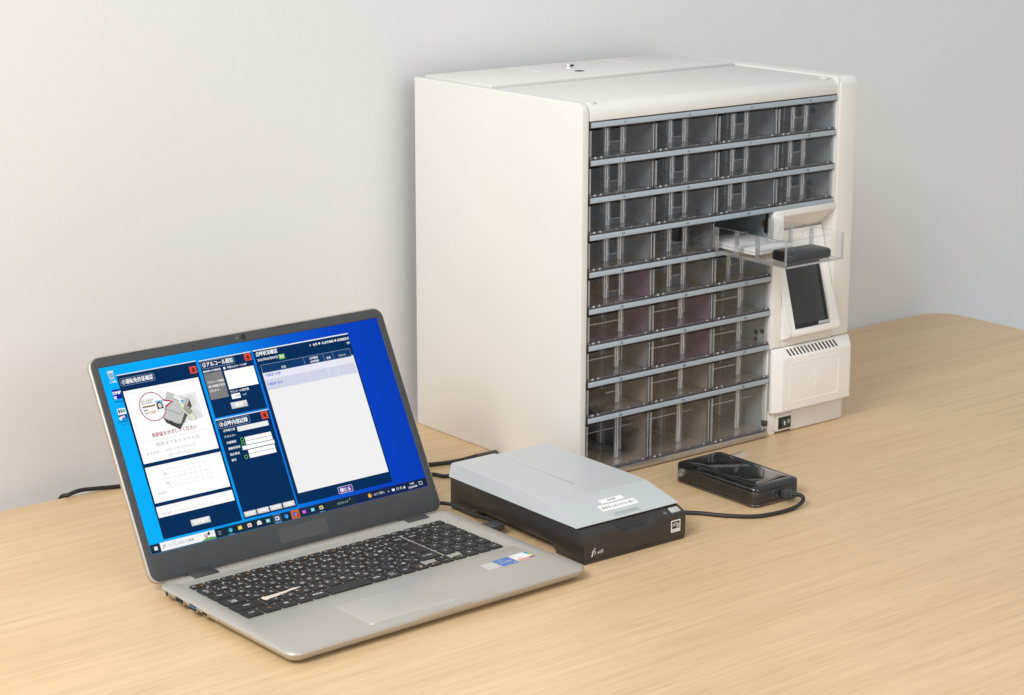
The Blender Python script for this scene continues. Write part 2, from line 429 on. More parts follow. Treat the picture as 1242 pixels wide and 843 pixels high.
b = MB(); b.cyl((200, 262), 'z', 5.6, 440.3, 442.4, n=28, r2=4.8); b.cyl((200, 262), 'z', 3.2, 442.4, 445, n=20, r2=2.6)
lock = b.build('key_lock', 'chrome', cab, 0.3)
b = MB(); b.box(202.2, 206.5, 258.6, 261.4, 442.6, 444.4); b.build('keyhole', 'hole', lock)
b = MB(); b.cyl((189, 228), 'z', 6.2, 440.2, 440.7, n=24); b.build('lock_hole', 'hole', cab)
# carcass
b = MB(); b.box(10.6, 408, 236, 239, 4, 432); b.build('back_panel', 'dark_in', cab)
b = MB(); b.box(10.6, 11.9, 3, 236, 4, 417); b.build('inner_wall', 'dark_in', cab)
b = MB(); b.box(406.2, 408, 1, 236, 284, 417); b.build('inner_wall', 'bluegrey', cab)
b = MB(); b.box(304.0, 305.6, 9, 236, 8, 282); b.build('inner_wall', 'bluegrey', cab)
b = MB(); b.box(303.6, 312, 1.0, 8.6, 8, 112); b.build('jamb', 'white_plastic', cab, 0.6)
STR = [414.0, 371.5, 329.2, 286.8, 244.2, 201.5, 158.8, 115.8, 73.0]
for i, z in enumerate(STR):
    xr = 407.3 if i < 4 else 304.8
    if i == 0: pass
    b = MB(); b.box(12, xr - 1.2, 1.4, 235.5, z - 0.8, z + 0.8); b.build('shelf', 'shelf', cab)
    b = MB(); b.box(11.2, xr, -1.4, 1.2, z - 3.9, z + 3.9); rail = b.build('shelf_rail', 'rail', cab, 0.3)
    b = MB(); b.box(11.6, xr - 0.4, -2.5, -1.5, z - 2.9, z + 2.9); st = b.build('label_strip', 'strip', cab, 0.25)
    num0 = 4 * i + 1 if i < 3 else 13 + 3 * (i - 3)
    for c in range(4 if i < 3 else 3):
        t = MB(); text(t, str(num0 + c), 4.4, (61 + 99.6 * c, -2.62, z - 1.5), X_, Z_, 0, 'C', bold=0.02)
        t.build('number', 'ink', st, recalc=False)
# column fins, and cell faces coloured to carry mirrored desk and room tones
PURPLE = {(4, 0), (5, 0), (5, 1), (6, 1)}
def cell_tint(r, c):
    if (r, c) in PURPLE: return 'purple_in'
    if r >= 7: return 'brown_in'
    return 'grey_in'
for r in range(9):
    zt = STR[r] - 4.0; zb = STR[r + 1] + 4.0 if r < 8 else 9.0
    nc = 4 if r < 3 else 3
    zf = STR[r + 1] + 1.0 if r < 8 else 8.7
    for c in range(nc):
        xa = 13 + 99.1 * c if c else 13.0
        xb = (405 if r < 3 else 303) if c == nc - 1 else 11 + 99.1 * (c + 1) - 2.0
        key = cell_tint(r, c)
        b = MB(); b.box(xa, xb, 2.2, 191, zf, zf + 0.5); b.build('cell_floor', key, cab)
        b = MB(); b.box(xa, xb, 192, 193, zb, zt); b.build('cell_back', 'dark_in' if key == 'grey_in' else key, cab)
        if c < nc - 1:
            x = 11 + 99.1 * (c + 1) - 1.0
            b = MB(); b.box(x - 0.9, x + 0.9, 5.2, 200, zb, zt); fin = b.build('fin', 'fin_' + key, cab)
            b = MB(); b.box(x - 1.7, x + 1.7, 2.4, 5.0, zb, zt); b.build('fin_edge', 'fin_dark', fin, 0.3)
# bottom tray
b = MB(); b.prism([(-3.0, 1.5), (-3.0, 8.0), (0.5, 8.6), (235, 8.6), (235, 1.5)], 'x', 11, 304.4); b.build('bottom_tray', 'steel', cab, 0.5)
for (x, y, z, r) in ((405.9, 36, 394, 4), (405.9, 38, 303, 4), (405.9, 38.5, 292.5, 3.4)):
    b = MB(); b.cyl((y, z), 'x', r, x - 0.3, x + 0.25, n=20); b.build('hole', 'hole', cab)
for (y, z, r) in ((22, 130, 3.4), (11.5, 133, 3.2), (22, 121.5, 3.0)):
    b = MB(); b.cyl((y, z), 'x', r, 303.5, 303.9, n=20); b.build('hole', 'hole', cab)
b = MB(); b.cyl((12, 267), 'x', 5.2, 303.3, 303.95, n=20); b.build('rust_spot', 'rust', cab)
b = MB(); b.box(300, 303.2, 4.5, 10.5, 257, 271); b.box(300.6, 303, 5.5, 9, 271, 283); b.build('latch', 'black', cab, 0.6)

# ---- drawers
def drawer(name, w, h, depth, parent, loc, dividers, crisp=False, short=True):
    t = 1.7; b = MB()
    b.box(0, w, 0, t, 0, h, 0, 1)                                 # front
    b.box(0, t, t + 0.1, depth, 0, h, 0, 1); b.box(w - t, w, t + 0.1, depth, 0, h, 0, 1)
    b.box(t + 0.1, w - t - 0.1, depth - t, depth, 0, h - 3, 0, 1)
    b.box(t + 0.1, w - t - 0.1, t + 0.1, depth - t - 0.1, 0, 1.5, 0, 1)
    b.box(0.4, w - 0.4, -1.5, -0.1, 0, 2.2, 3, 3)                  # bottom lip, sparkle painted in as white specks
    b.box(0, 1.4, -0.7, -0.1, 2.7, h, 1, 1); b.box(w - 1.2, w, -0.8, -0.1, 2.4, h, 1, 1)
    for k, y in enumerate((48, 82, 116)):                          # divider slots on the side walls
        if crisp or y == 48:
            for dy in (-2.8, 1.0): b.box(w - t - 2.3, w - t - 0.1, y + dy, y + dy + 1.6, 1.6, h - 1, 2, 2)
        else:
            for d0, d1, pr, mi in ((-7.5, -5.6, 2.6, 1), (-3.6, -0.9, 4.6, 2), (0.9, 3.2, 4.6, 2), (5.4, 6.6, 3, 1)):
                b.box(w - t - pr, w - t - 0.1, y + d0, y + d1, 1.6, h - 1, mi, mi)
        for dy in (-2.8, 1.0): b.box(t + 0.1, t + 2.3, y + dy, y + dy + 1.6, 1.6, h - 1, 1, 1)
    for x in (w * 0.28, w * 0.72): b.box(x, x + 1.2, 30, 150, 1.6, 2.6, 1, 1)   # runners on the drawer floor
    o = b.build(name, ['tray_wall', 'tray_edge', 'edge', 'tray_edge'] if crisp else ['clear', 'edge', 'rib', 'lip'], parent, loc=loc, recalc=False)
    for y in dividers:
        q = MB(); a0, a1 = t + 0.3, w - t - 0.3; hm = h - 3; s = 17 + random.uniform(-3, 3); nd = 8 if crisp else hm * 0.42
        q.prism([(a0, 1.7), (a1, 1.7), (a1, hm), (a1 - s, hm), (a1 - s - 2, hm - nd), (a0 + s + 2, hm - nd), (a0 + s, hm), (a0, hm)], 'y', y - 0.7, y + 0.7, 1)
        q.m[-8:] = [1] * 8
        q.m[-10:-8] = [0, 0]
        q.build('divider', ['tray_wall', 'tray_edge'] if crisp else ['clear', 'edge'], o, recalc=False)
    if not crisp:                                                  # added clear posts near the front, placed where they catch highlights
        q = MB(); yc_ = 24 + random.uniform(-1.5, 1.5); xs_ = ((46 + random.uniform(-1.5, 1.5), 68.5 + random.uniform(-1.5, 1.5)) if short else (68.0 + random.uniform(-2, 2),)); hp = h - 2.5
        for xp_ in xs_:
            q.box(xp_ - 3.4, xp_ + 3.4, yc_, yc_ + 1.2, 1.7, hp, 0, 1)
            for dx_, ww, mi in ((-3.6, 1.3, 2), (-0.9, 2.2, 2), (2.6, 0.9, 1)):
                q.box(xp_ + dx_, xp_ + dx_ + ww, yc_ - 1.6, yc_ - 0.1, 1.7, hp - random.uniform(0, 1.5), mi, mi)
            kk = random.uniform(0.25, 0.6); q.box(xp_ - 1.0, xp_ + 1.2, yc_ - 2.4, yc_ - 1.7, hp * kk, hp * (kk + 0.16), 2, 2)
        if len(xs_) == 2:
            kz = random.uniform(0.26, 0.5); q.box(xs_[0] + 3.5, xs_[1] - 3.5, yc_, yc_ + 1.0, hp * kz, hp * kz + 0.9, 1, 1)
            q.box(xs_[0] + 3.5, xs_[1] - 3.5, yc_ + 0.2, yc_ + 0.9, 1.8, hp * kz - 0.4, 3, 3)
        else:
            kz = 0.70 if h > 45 else 0.50; q.box(5, xs_[0] - 3.5, yc_, yc_ + 1.0, hp * kz, hp * kz + 1.4, 1, 1)
            if h > 45: q.box(xs_[0] + 3.5, w - 5, yc_, yc_ + 1.0, hp * kz, hp * kz + 1.4, 1, 1)
        q.build('glint_posts', ['clear', 'edge', 'rib', 'fin_dark'], o, recalc=False)
    return o
open_drawer = None
for r in range(9):
    zt = STR[r] - 4.4; zb = STR[r + 1] + 4.2 if r < 8 else 9.4
    h = (zt - zb) - (2.2 if r < 8 else 3)
    for c in range(4 if r < 3 else 3):
        w = 95.2; x = 12.6 + 99.1 * c
        op = (r == 3 and c == 2)
        if op: x = 206.3; h = 31.5
        o = drawer('drawer', w, h, 186, cab, (x, -117.5 if op else 1.2 + random.uniform(-0.6, 0.6), 245.6 if op else zb), (48, 82) if op else (82 + random.uniform(-1, 1), 116 + random.uniform(-1, 1)), op, r < 5)
        if op: open_drawer = o; o['label'] = 'clear drawer pulled out holding white cards and a black fob'

# ---- control panel
YP = -3.0
b = MB()
b.box(303.4, 321, YP, 8, 112.6, 284); b.build('panel_post', 'white_plastic', cab, 0.9)
b = MB(); b.box(321.1, 411.4, YP, 8, 112.6, 158); b.build('panel_plate', 'cream', cab, 0.3)
b = MB(); b.prism([(YP, 284), (YP, 276.5), (27, 250), (31, 250), (31, 284)], 'x', 321.1, 411.4); b.build('panel_hood', 'cream', cab, 0.4)
b = MB(); b.box(319.5, 320.9, 8.2, 50, 112.6, 284); b.build('recess_cheek', 'cream', cab)
b = MB(); b.box(321.2, 411.4, 28, 30, 180, 262); b.build('recess_back', 'cream', cab)
# tilted screen housing : local x = width, y = up the slope, z = outwards
tilt = math.atan2(24, 84)
hous = link('screen_housing', None, cab, (366.3, -17.5, 128.5), (math.pi / 2 - tilt, 0, 0)); hous.empty_display_size = 0.01
hw, hh = 89.0, 130.0
def rect(w, h, z, cy_): return rrect(0, cy_, w, h, 1.2, z, 2)
b = MB()
b.loft([rect(hw, hh, -9, hh / 2), rect(hw, hh, -1.0, hh / 2), rect(hw - 2, hh - 2, 0, hh / 2), rect(64, 90, 0, 7 + 45), rect(62.6, 88.6, -3.2, 7 + 45)], cap1=False)
b.build('screen_frame', 'white_plastic', hous)
b = MB(); b.box(-31.4, 31.4, 7.6, 96.4, -3.4, -2.6); tb = b.build('touch_screen', 'tablet', hous, 0.2)
b = MB(); b.box(-30.9, 30.9, 8.0, 12.2, -2.55, -2.3); b.box(26.0, 28.6, 12.3, 96, -2.55, -2.3, 0); b.build('screen_border', 'hole', tb)
b = MB(); b.box(12, 30.5, 8.4, 12.0, -2.25, -2.1); b.build('reflective_tab', 'grey_btn', tb)
b = MB(); b.prism([(YP - 0.2, 121.5), (-17.0, 127.8), (-19.2, 131), (YP - 0.2, 178)], 'x', 322.0, 323.6); b.prism([(YP - 0.2, 121.5), (-17.0, 127.8), (-19.2, 131), (YP - 0.2, 178)], 'x', 408.8, 410.6)
b.prism([(YP - 0.2, 121.5), (-16.6, 127.6), (-16.0, 129), (YP - 0.2, 124.5)], 'x', 323.7, 408.7)
b.build('housing_wedge', 'white_plastic', cab)
# ---- lower cover
b = MB()
x0, x1, z0, z1 = 306.0, W, 30.5, 112.0
r0 = [(x0, -1, z0), (x1, -1, z0), (x1, -1, z1), (x0, -1, z1)]
rb = [(x0, -6, z0), (x1, -5, z0), (x1, -5, z1 - 1), (x0, -5, z1 - 1)]
r1 = [(x0 + 11, -14, z0 + 2), (x1 - 4, -14, z0 + 2), (x1 - 5, -14, z1 - 12), (x0 + 11, -14, z1 - 12)]
b.loft([r0, rb, r1]); cov = b.build('lower_cover', 'white_plastic', cab, 1.3, 3)
b = MB()
def frame_ring(b, cx, cz, w, h, r, y, t, dep):
    o_ = rrect(cx, cz, w, h, r, 0, 6); i_ = rrect(cx, cz, w - 2 * t, h - 2 * t, r - t, 0, 6)
    R = lambda ring, yy: [(p[0], yy, p[1]) for p in ring]
    mid = rrect(cx, cz, w - t, h - t, r - t / 2, 0, 6)
    b.loft([R(o_, y), R(mid, y - dep), R(i_, y)], cap0=False, cap1=False)
frame_ring(b, 373.5, 67.5, 88, 52, 5, -13.98, 1.8, 0.5); b.build('embossed_frame', 'white_plastic', cov, recalc=True)
b = MB(); cx_, cz_ = 373.5, 68.0; a_, w_ = 11.0, 2.6
cross = [(-w_, a_), (w_, a_), (w_, w_), (a_, w_), (a_, -w_), (w_, -w_), (w_, -a_), (-w_, -a_), (-w_, -w_), (-a_, -w_), (-a_, w_), (-w_, w_)]
inn = [(x - 0.9 * (1 if x > 0 else -1), z - 0.9 * (1 if z > 0 else -1)) for x, z in cross]
b.loft([[(cx_ + x, -13.98, cz_ + z) for x, z in cross], [(cx_ + (x + p) / 2, -14.3, cz_ + (z + q) / 2) for (x, z), (p, q) in zip(cross, inn)], [(cx_ + x, -14.0, cz_ + z) for x, z in inn]], cap0=False, cap1=False)
b.build('embossed_cross', 'white_plastic', cov)
for k in range(14):
    x = 330 + 6.35 * k
    b = MB(); b.add([(x, -12.75, 102.2), (x + 2.6, -12.75, 102.2), (x + 0.6, -6.35, 109.7), (x - 2.0, -6.35, 109.7)], [(0, 1, 2, 3)])
    b.add([(x, -12.2, 102.0), (x + 2.6, -12.2, 102.0), (x + 0.6, -5.8, 109.4), (x - 2.0, -5.8, 109.4)], [(3, 2, 1, 0)])
    b.build('vent_slot', 'hole', cov)
# ---- foot block with power switch
b = MB(); b.prism([(306.5, 0.3), (321, 0.3), (321, 3.6), (349, 3.6), (349, 0.8), (441.5, 0.8), (441.5, 30.3), (306.5, 30.3)], 'y', 0.5, 14); foot = b.build('foot_block', 'cream', cab, 0.9)
b = MB(); b.box(320.5, 350.5, -1.6, 0.3, 3.8, 24.6); b.build('switch_plate', 'cream', foot, 0.8)
b = MB(); b.box(324, 346, -2.3, -1.7, 6.4, 21.4); sw = b.build('power_switch', 'black', cab, 0.3)
b = MB(); b.prism([(-2.4, 9), (-4.6, 9), (-3.0, 19.5), (-2.4, 19.5)], 'x', 328.5, 337.5); b.build('rocker', 'plug', sw, 0.2)
b = MB(); b.box(332.4, 333.3, -4.9, -3.0, 11.5, 16.5); b.box(340.2, 340.9, -2.55, -2.4, 12, 16.6); b.box(342.2, 342.9, -2.55, -2.4, 12, 16.6); b.box(340.2, 342.9, -2.55, -2.4, 16.7, 17.3); b.build('switch_mark', 'key_white', sw)
b = MB(); b.cyl((311.5, 27.6), 'y', 1.5, 0.0, 0.6, n=16); b.build('screw', 'steel', cab)
b = MB(); b.box(301.5, 306.0, -1.0, 6, 14, 21); b.build('catch', 'rail', cab, 0.5)

# ---- things in the drawers
fob = thing('key_fob', 'black rounded key fob lying in the front of the pulled-out clear drawer', 'key fob', (258, -93, 247.6), (0, 0, -0.03))
b = MB()
b.loft([rrect(0, 0, 64, 32, 5, 0, 6), rrect(0, 0, 68, 36, 7, 2.4, 6), rrect(0, 0, 68, 36, 7, 8.4, 6), rrect(0, 0, 65, 33, 6, 10.6, 6), rrect(0, 0, 58, 26, 5, 11.3, 6)])
b.build('shell', 'fob', fob, sharp=50)
b = MB(); b.loft([rrect(-17, 0, 11, 13, 4, 11.2, 4), rrect(-17, 0, 9, 11, 3, 12.0, 4)]); b.build('button', 'plug', fob)
b = MB(); b.loft([rrect(-2, 0, 11, 13, 4, 11.2, 4), rrect(-2, 0, 9, 11, 3, 12.0, 4)]); b.build('button', 'plug', fob)
for k, (lb, dz, dx, a) in enumerate((('lower white card under another in the pulled-out drawer', 0, 0, 0.01), ('upper white card on top in the pulled-out drawer', 3.4, 1.5, -0.02))):
    b = MB(); b.loft([rrect(0, 0, 64, 88, 3, 0, 4), rrect(0, 0, 64, 88, 3, 2.8, 4)])
    o = b.build('card', 'card', None, 0.4, loc=(252 + dx, -12 + dx, 249.0 + dz), rot=(0, 0, a)); tag(o, lb, 'card', 'cards in the open drawer')
b = MB()
b.loft([rrect(0, 0, 40, 30, 8, 0, 5), rrect(0, 0, 44, 34, 9, 4, 5), rrect(2, 0, 42, 32, 9, 12, 5), rrect(4, 0, 30, 22, 7, 17, 5)])
o = b.build('pouch', 'black', None, sharp=60, loc=(38, 26, 79.0), rot=(0, 0, 0.3)); tag(o, 'small black pouch at the bottom of the closed drawer numbered 25', 'pouch')

# ================================================================== laptop
lap = thing('laptop', 'open silver laptop with charcoal bezel showing a Japanese form on its lit screen', 'laptop', (-379.49, 6.16, 0), (0, 0, 0.0244))
YB, YF = -20.0, -255.0; LW = 360.0
cyb = (YB + YF) / 2; ld = YB - YF
b = MB(); HB = 14.0
def br(inset, z, r=13): return rrect(0, cyb, LW - 2 * inset, ld - 2 * inset, max(r - inset * 0.5, 2), z, 8)
ky0, ky1 = -29.0, -161.0
kc, kh = (ky0 + ky1) / 2, ky0 - ky1
b.loft([br(16, 2.2), br(7, 3.0), br(2.0, 7.0), br(0.4, 10.0), br(0, 11.6), br(0.5, 13.2), br(1.8, HB), rrect(-1, kc, 328, kh, 6, HB, 8), rrect(-1, kc, 323, kh - 5, 5, HB - 1.1, 8)])
b.build('base', 'silver', lap, sharp=50)
b = MB(); b.loft([br(0.3, 10.2), br(-0.25, 10.9), br(-0.25, 12.0), br(0.3, 12.7)], cap0=False, cap1=False); b.build('edge_trim', 'silver_edge', lap, sharp=60)
for x in (-140, 140):
    for y in (YF + 30, YB - 28):
        b = MB(); b.box(x - 20, x + 20, y - 4, y + 4, 0.2, 2.6); b.build('rubber_foot', 'black', lap, 0.6)
b = MB(); b.loft([rrect(-29.5, -211.5, 103, 60, 3.5, HB - 0.1, 5), rrect(-29.5, -211.5, 103, 60, 3.5, HB + 0.18, 5), rrect(-29.5, -211.5, 102.2, 59.2, 3.2, HB + 0.3, 5)])
tp = b.build('touchpad', 'pad', lap)
b = MB(); b.loft([rrect(-29.5, -211.5, 103.8, 60.8, 3.8, HB + 0.03, 5), rrect(-29.5, -211.5, 103.6, 60.6, 3.7, HB + 0.22, 5), rrect(-29.5, -211.5, 102.9, 59.9, 3.4, HB + 0.34, 5), rrect(-29.5, -211.5, 102.4, 59.4, 3.2, HB + 0.31, 5)], cap0=False, cap1=False); b.build('touchpad_rim', 'chrome', tp)
b = MB(); b.box(-36, 28, YF - 0.35, YF + 2.2, 11.2, HB + 0.12); b.build('opening_notch', 'silver_edge', lap, 0.3)
for x in (-128.5, 136):
    b = MB(); b.prism([(-31, HB - 0.8), (-31, HB + 0.3), (-17, HB + 1.6), (-8, HB + 1.2), (-8, HB - 6)], 'x', x - 14.5, x + 14.5); b.build('hinge_cover', 'hinge', lap, 0.5)
# ports on the left edge
for y, hgt, wdt, k in ((-41, 4.2, 4.2, 'jack'), (-64, 4.6, 14.5, 'hdmi'), (-89, 5.4, 12.5, 'usb'), (-110, 3.0, 9, 'usbc')):
    b = MB()
    b.box(-180.55, -179.0, y - wdt / 2 - 0.6, y + wdt / 2 + 0.6, 9.6 - hgt / 2 - 0.5, 9.6 + hgt / 2 + 0.5); pp = b.build('port', 'chrome', lap, 0.2)
    b = MB(); b.box(-180.75, -179.5, y - wdt / 2, y + wdt / 2, 9.6 - hgt / 2, 9.6 + hgt / 2); b.build('port_opening', 'hole', pp)
    if k == 'usb':
        b = MB(); b.box(-180.9, -180.7, y - 5.2, y + 5.2, 9.4, 11.2); b.build('port_tongue', 'usb_blue', pp)
b = MB(); b.cyl((-131, 9.8), 'x', 1.1, -180.4, -179.4, n=14); b.build('indicator', 'chrome', lap)
# palm rest stickers
b = MB(); b.loft([rrect(103.5, -191, 15.5, 16, 0.6, HB + 0.02, 3), rrect(103.5, -191, 15.5, 16, 0.6, HB + 0.14, 3)]); b.build('sticker', 'grey_st', lap)
b = MB(); b.loft([rrect(124, -190.5, 20, 19, 0.8, HB + 0.02, 3), rrect(124, -190.5, 20, 19, 0.8, HB + 0.14, 3)]); s1 = b.build('sticker', 'blue_st', lap)
t = MB(); text(t, 'intel', 4.4, (118, -186.5, HB + 0.2), X_, Y_, 0, bold=0.02); text(t, 'CORE', 5.6, (124.5, -193, HB + 0.2), X_, Y_, 0, 'C', bold=0.03); text(t, 'i5', 3.4, (130, -198.6, HB + 0.2), X_, Y_, 0, bold=0.01)
t.build('lettering', 'paper', s1, recalc=False)
b = MB(); b.loft([rrect(147, -189, 22, 17, 0.6, HB + 0.02, 3), rrect(147, -189, 22, 17, 0.6, HB + 0.14, 3)]); s2 = b.build('sticker', 'paper', lap)
t = MB(); text(t, 'iris', 3.4, (139, -185.6, HB + 0.2), X_, Y_, 0, bold=0.01); text(t, 'energy', 3.0, (139, -191.0, HB + 0.2), X_, Y_, 0, bold=0.0); t.build('lettering', 'grey_ink', s2, recalc=False)
for (xa, xb, ya, yb, mk) in ((154.6, 157.9, -184.6, -180.8, 'st_blue'), (154.6, 157.9, -188.6, -184.7, 'st_green'), (154.6, 157.9, -192.4, -188.7, 'st_yellow'), (136.4, 152, -197.3, -194.2, 'st_red'), (152.1, 157.9, -197.3, -194.2, 'ink')):
    t = MB(); t.box(xa, xb, ya, yb, HB + 0.15, HB + 0.22); t.build('colour_mark', mk, s2)

# ---- keyboard
KX0, KX1 = -161.0, 153.0; U = 17.95
KT = -47.0; RP = 19.0
_kc = {}
def key(cx, cyk, w, dpt, legs):
    k = (round(w, 1), round(dpt, 1))
    z = HB - 1.05
    if k not in _kc:
        b = MB(); b.loft([rrect(0, 0, w, dpt, 1.2, 0, 3), rrect(0, 0, w, dpt, 1.2, 1.1, 3), rrect(0, 0, w - 0.7, dpt - 0.7, 1.0, 1.6, 3)])
        o = b.build('key', 'key', lap); _kc[k] = o.data
    else:
        o = link('key', _kc[k], lap)
    o.location = (cx * MM, cyk * MM, z * MM)
    t = MB(); n = 0
    for (sx, size, dx, dy, mi) in legs:
        if sx: text(t, sx, size * 1.2, (dx * 1.1, dy, 1.66), X_, Y_, mi, 'C', bold=0.03); n += 1
    if n: t.build('legend', ['key_white', 'key_orange'], o, recalc=False)
def keyrow(y, h, items, x):
    for wu, a, kn, mode in items:
        w = wu * U
        if a is not None:
            kw = w - 2.3
            if mode == 'L': legs = [(a, 4.6, -2.6, 0.6, 0), (kn, 4.2, 3.0, -5.2, 0)]
            elif mode == 'N': legs = [(a, 4.6, -2.8, -5.4, 0), (kn, 4.2, 3.0, -5.4, 0), (SH.get(a, ''), 4.0, -2.8, 1.6, 0)]
            elif mode == 'W': legs = [(a, 3.3, 0, -0.8, 0), (kn, 3.2, 0, -5.0, 0)]
            elif mode == 'O': legs = [(a, 3.4, 0, -1.2, 1), (kn, 3, 0, -5, 0)]
            elif mode == 'F': legs = [(a, 2.7, -4.0, -0.2, 0), (kn, 3.4, 3.0, -3.0, 1)]
            else: legs = [(a, 4.6, 0, -1.8, 0)]
            key(x + w / 2, y, kw, h, legs)
        x += w
    return x
SH = dict(zip('1234567890-^', '!"#$%&\'()~=~'))
yr = KT - 5.3
fs_ = [('Esc', '✱')] + [('F%d' % i, s) for i, s in zip(range(1, 13), ('◂', '◂)', '◂))', '▶', '▸▸', '☼', '☼', '▭', '☼', '⌕', '▭', '⏏'))] + [('Home', ''), ('End', ''), ('PgUp', '↑'), ('PgDn', '↓'), ('⏻', '')]
fw_ = (KX1 - KX0) / len(fs_) / U
keyrow(yr, 9.6, [(fw_, a, o, 'F') for a, o in fs_], KX0)
y = KT - 12.6 - RP / 2; kh_ = RP - 2.3
R1 = [(0.75, '半/', '全', 'W')] + [(1, a, k, 'N') for a, k in zip('1234567890', 'ぬふあうえおやゆよわ')] + [(0.72, a, k, 'N') for a, k in zip('-^¥', 'ほへー')] + [(0.95, 'BkSp', '', 'W')]
R2 = [(1.2, 'Tab', '', 'W')] + [(1, a, k, 'L') for a, k in zip('QWERTYUIOP', 'たていすかんなにらせ')] + [(0.72, '@', '゛', 'L'), (0.72, '[', '゜', 'L'), (1.22, None, '', '')]
R3 = [(1.45, 'Caps', '英数', 'W')] + [(1, a, k, 'L') for a, k in zip('ASDFGHJKL', 'ちとしはきくまのり')] + [(1, ';', 'れ', 'L'), (0.75, ':', 'け', 'L'), (0.75, ']', 'む', 'L'), (0.91, None, '', '')]
R4 = [(1.95, 'Shift', '', 'W')] + [(1, a, k, 'L') for a, k in zip('ZXCVBNM', 'つさそひこみも')] + [(0.85, a, k, 'L') for a, k in zip(',./＼', 'ねるめろ')] + [(1.51, '⇧ Shift', '', 'W')]
R5 = [(1.15, 'Ctrl', '', 'W'), (1.1, 'Fn', '', 'O'), (1.05, '⊞', '', 'C'), (1.0, 'Alt', '', 'W'), (1.05, '無変換', '', 'W'), (2.9, '', '', 'C'), (1.0, '変換', '', 'W'), (1.0, 'カタ', 'ひら', 'W'), (0.95, 'Alt', '', 'W'), (0.95, 'Ctrl', '◎', 'O')]
P = [['Num', '/', '*', '-'], ['7', '8', '9', '+'], ['4', '5', '6', '+'], ['1', '2', '3', '↵'], [None, '0', '.', 'Ent']]
pu = (KX1 - (KX0 + 13.86 * U) - 2.0) / 4 / U
ent_y = None
for ri, row in enumerate((R1, R2, R3, R4, R5)):
    xe = keyrow(y, kh_, row, KX0)
    if ri == 4:   # arrow cluster
        aw = 0.9 * U
        key(xe + aw / 2, y - kh_ / 4 - 0.3, aw - 2.2, kh_ / 2 - 0.4, [('‹', 4.5, -2, -1.6, 0), ('Home', 2, 2, -0.8, 1)])
        key(xe + 1.5 * aw, y + kh_ / 4 + 0.1, aw - 2.2, kh_ / 2 - 0.2, [('˄', 4, 0, -1.4, 0)])
        key(xe + 1.5 * aw, y - kh_ / 4 - 0.3, aw - 2.2, kh_ / 2 - 0.2, [('˅', 4, 0, -1.4, 1)])
        key(xe + 2.5 * aw, y - kh_ / 4 - 0.3, aw - 2.2, kh_ / 2 - 0.4, [('›', 4.5, 2, -1.6, 0), ('End', 2, -2, -0.8, 1)])
    xp = KX0 + 13.86 * U + 2.0
    for ci, a in enumerate(P[ri]):
        if a is None: continue
        key(xp + (ci + 0.5) * pu * U, y, pu * U - 2.2, kh_, [(a, 4.4 if len(a) < 3 else 3.0, 0, -1.6, 0)])
    y -= RP
# two-row enter key
ye1 = KT - 12.6 - RP - 1.1; ye2 = ye1 - 2 * RP + 2.2
xa1, xa2, xb = KX0 + (13.86 - 1.22) * U + 1.1, KX0 + (13.86 - 0.91) * U + 1.1, KX0 + 13.86 * U - 1.1
b = MB(); b.prism([(xa1, ye1), (xb, ye1), (xb, ye2), (xa2, ye2), (xa2, ye1 - kh_), (xa1, ye1 - kh_)], 'z', HB - 1.05, HB + 0.55); ek = b.build('key', 'key', lap, 0.4)
t = MB(); text(t, 'Enter', 3.0, ((xa1 + xb) / 2, ye1 - 7, HB + 0.63), X_, Y_, 0, 'C', bold=0.02); t.build('legend', 'key_white', ek, recalc=False)

# ---- lid
TL = 0.48695
lid = MB(); LHW, LT, LB = 182.0, 206.0, -30.0
lc, lh = (LT + LB) / 2, LT - LB
def lr(ins, z, r=12): return rrect(0, lc, 2 * LHW - 2 * ins, lh - 2 * ins, max(r - ins, 2), z, 8)
lid.loft([lr(3, -7.5), lr(0.8, -6.6), lr(0, -5), lr(0, -0.4), lr(0.9, 0.3)])
LROT = (math.pi / 2 - TL, 0, 0); LLOC = (0, 0, 36.97)
lido = lid.build('lid', 'silver_edge', lap, sharp=50, loc=LLOC, rot=LROT)
b = MB(); b.loft([lr(1.6, 0.2), lr(1.6, 0.9), lr(2.2, 1.2), rrect(0, 96.8, 346, 195.4, 0.8, 1.2, 8), rrect(0, 96.8, 345.0, 194.4, 0.5, 0.42, 8)], cap0=False, cap1=False)
b.build('bezel', 'bezel', lido, sharp=50)
for x in (-120, 60):
    b = MB(); b.box(x - 16, x + 16, 203.6, 204.2, 1.15, 1.5); b.build('bumper', 'hinge', lido)
b = MB(); b.cyl((0, 199.4), 'z', 3.0, 1.0, 1.32, n=24); wc = b.build('webcam', 'hole', lido)
b = MB(); b.cyl((0, 199.4), 'z', 1.5, 1.33, 1.42, n=20); b.build('lens', 'gloss', wc)
b = MB(); b.cyl((-8, 199.4), 'z', 0.6, 1.0, 1.35, n=12); b.build('camera_light', 'grey_btn', wc)
for x in (-62, 62):
    b = MB(); b.cyl((x, 199.4), 'z', 0.7, 1.0, 1.3, n=12); b.build('microphone_hole', 'hole', lido)
b = MB(); b.loft([rrect(3.0, -14.2, 60, 15.8, 0.5, 1.24, 3), rrect(3.0, -14.2, 60, 15.8, 0.5, 1.34, 3)]); b.build('tape', 'tape', lido)

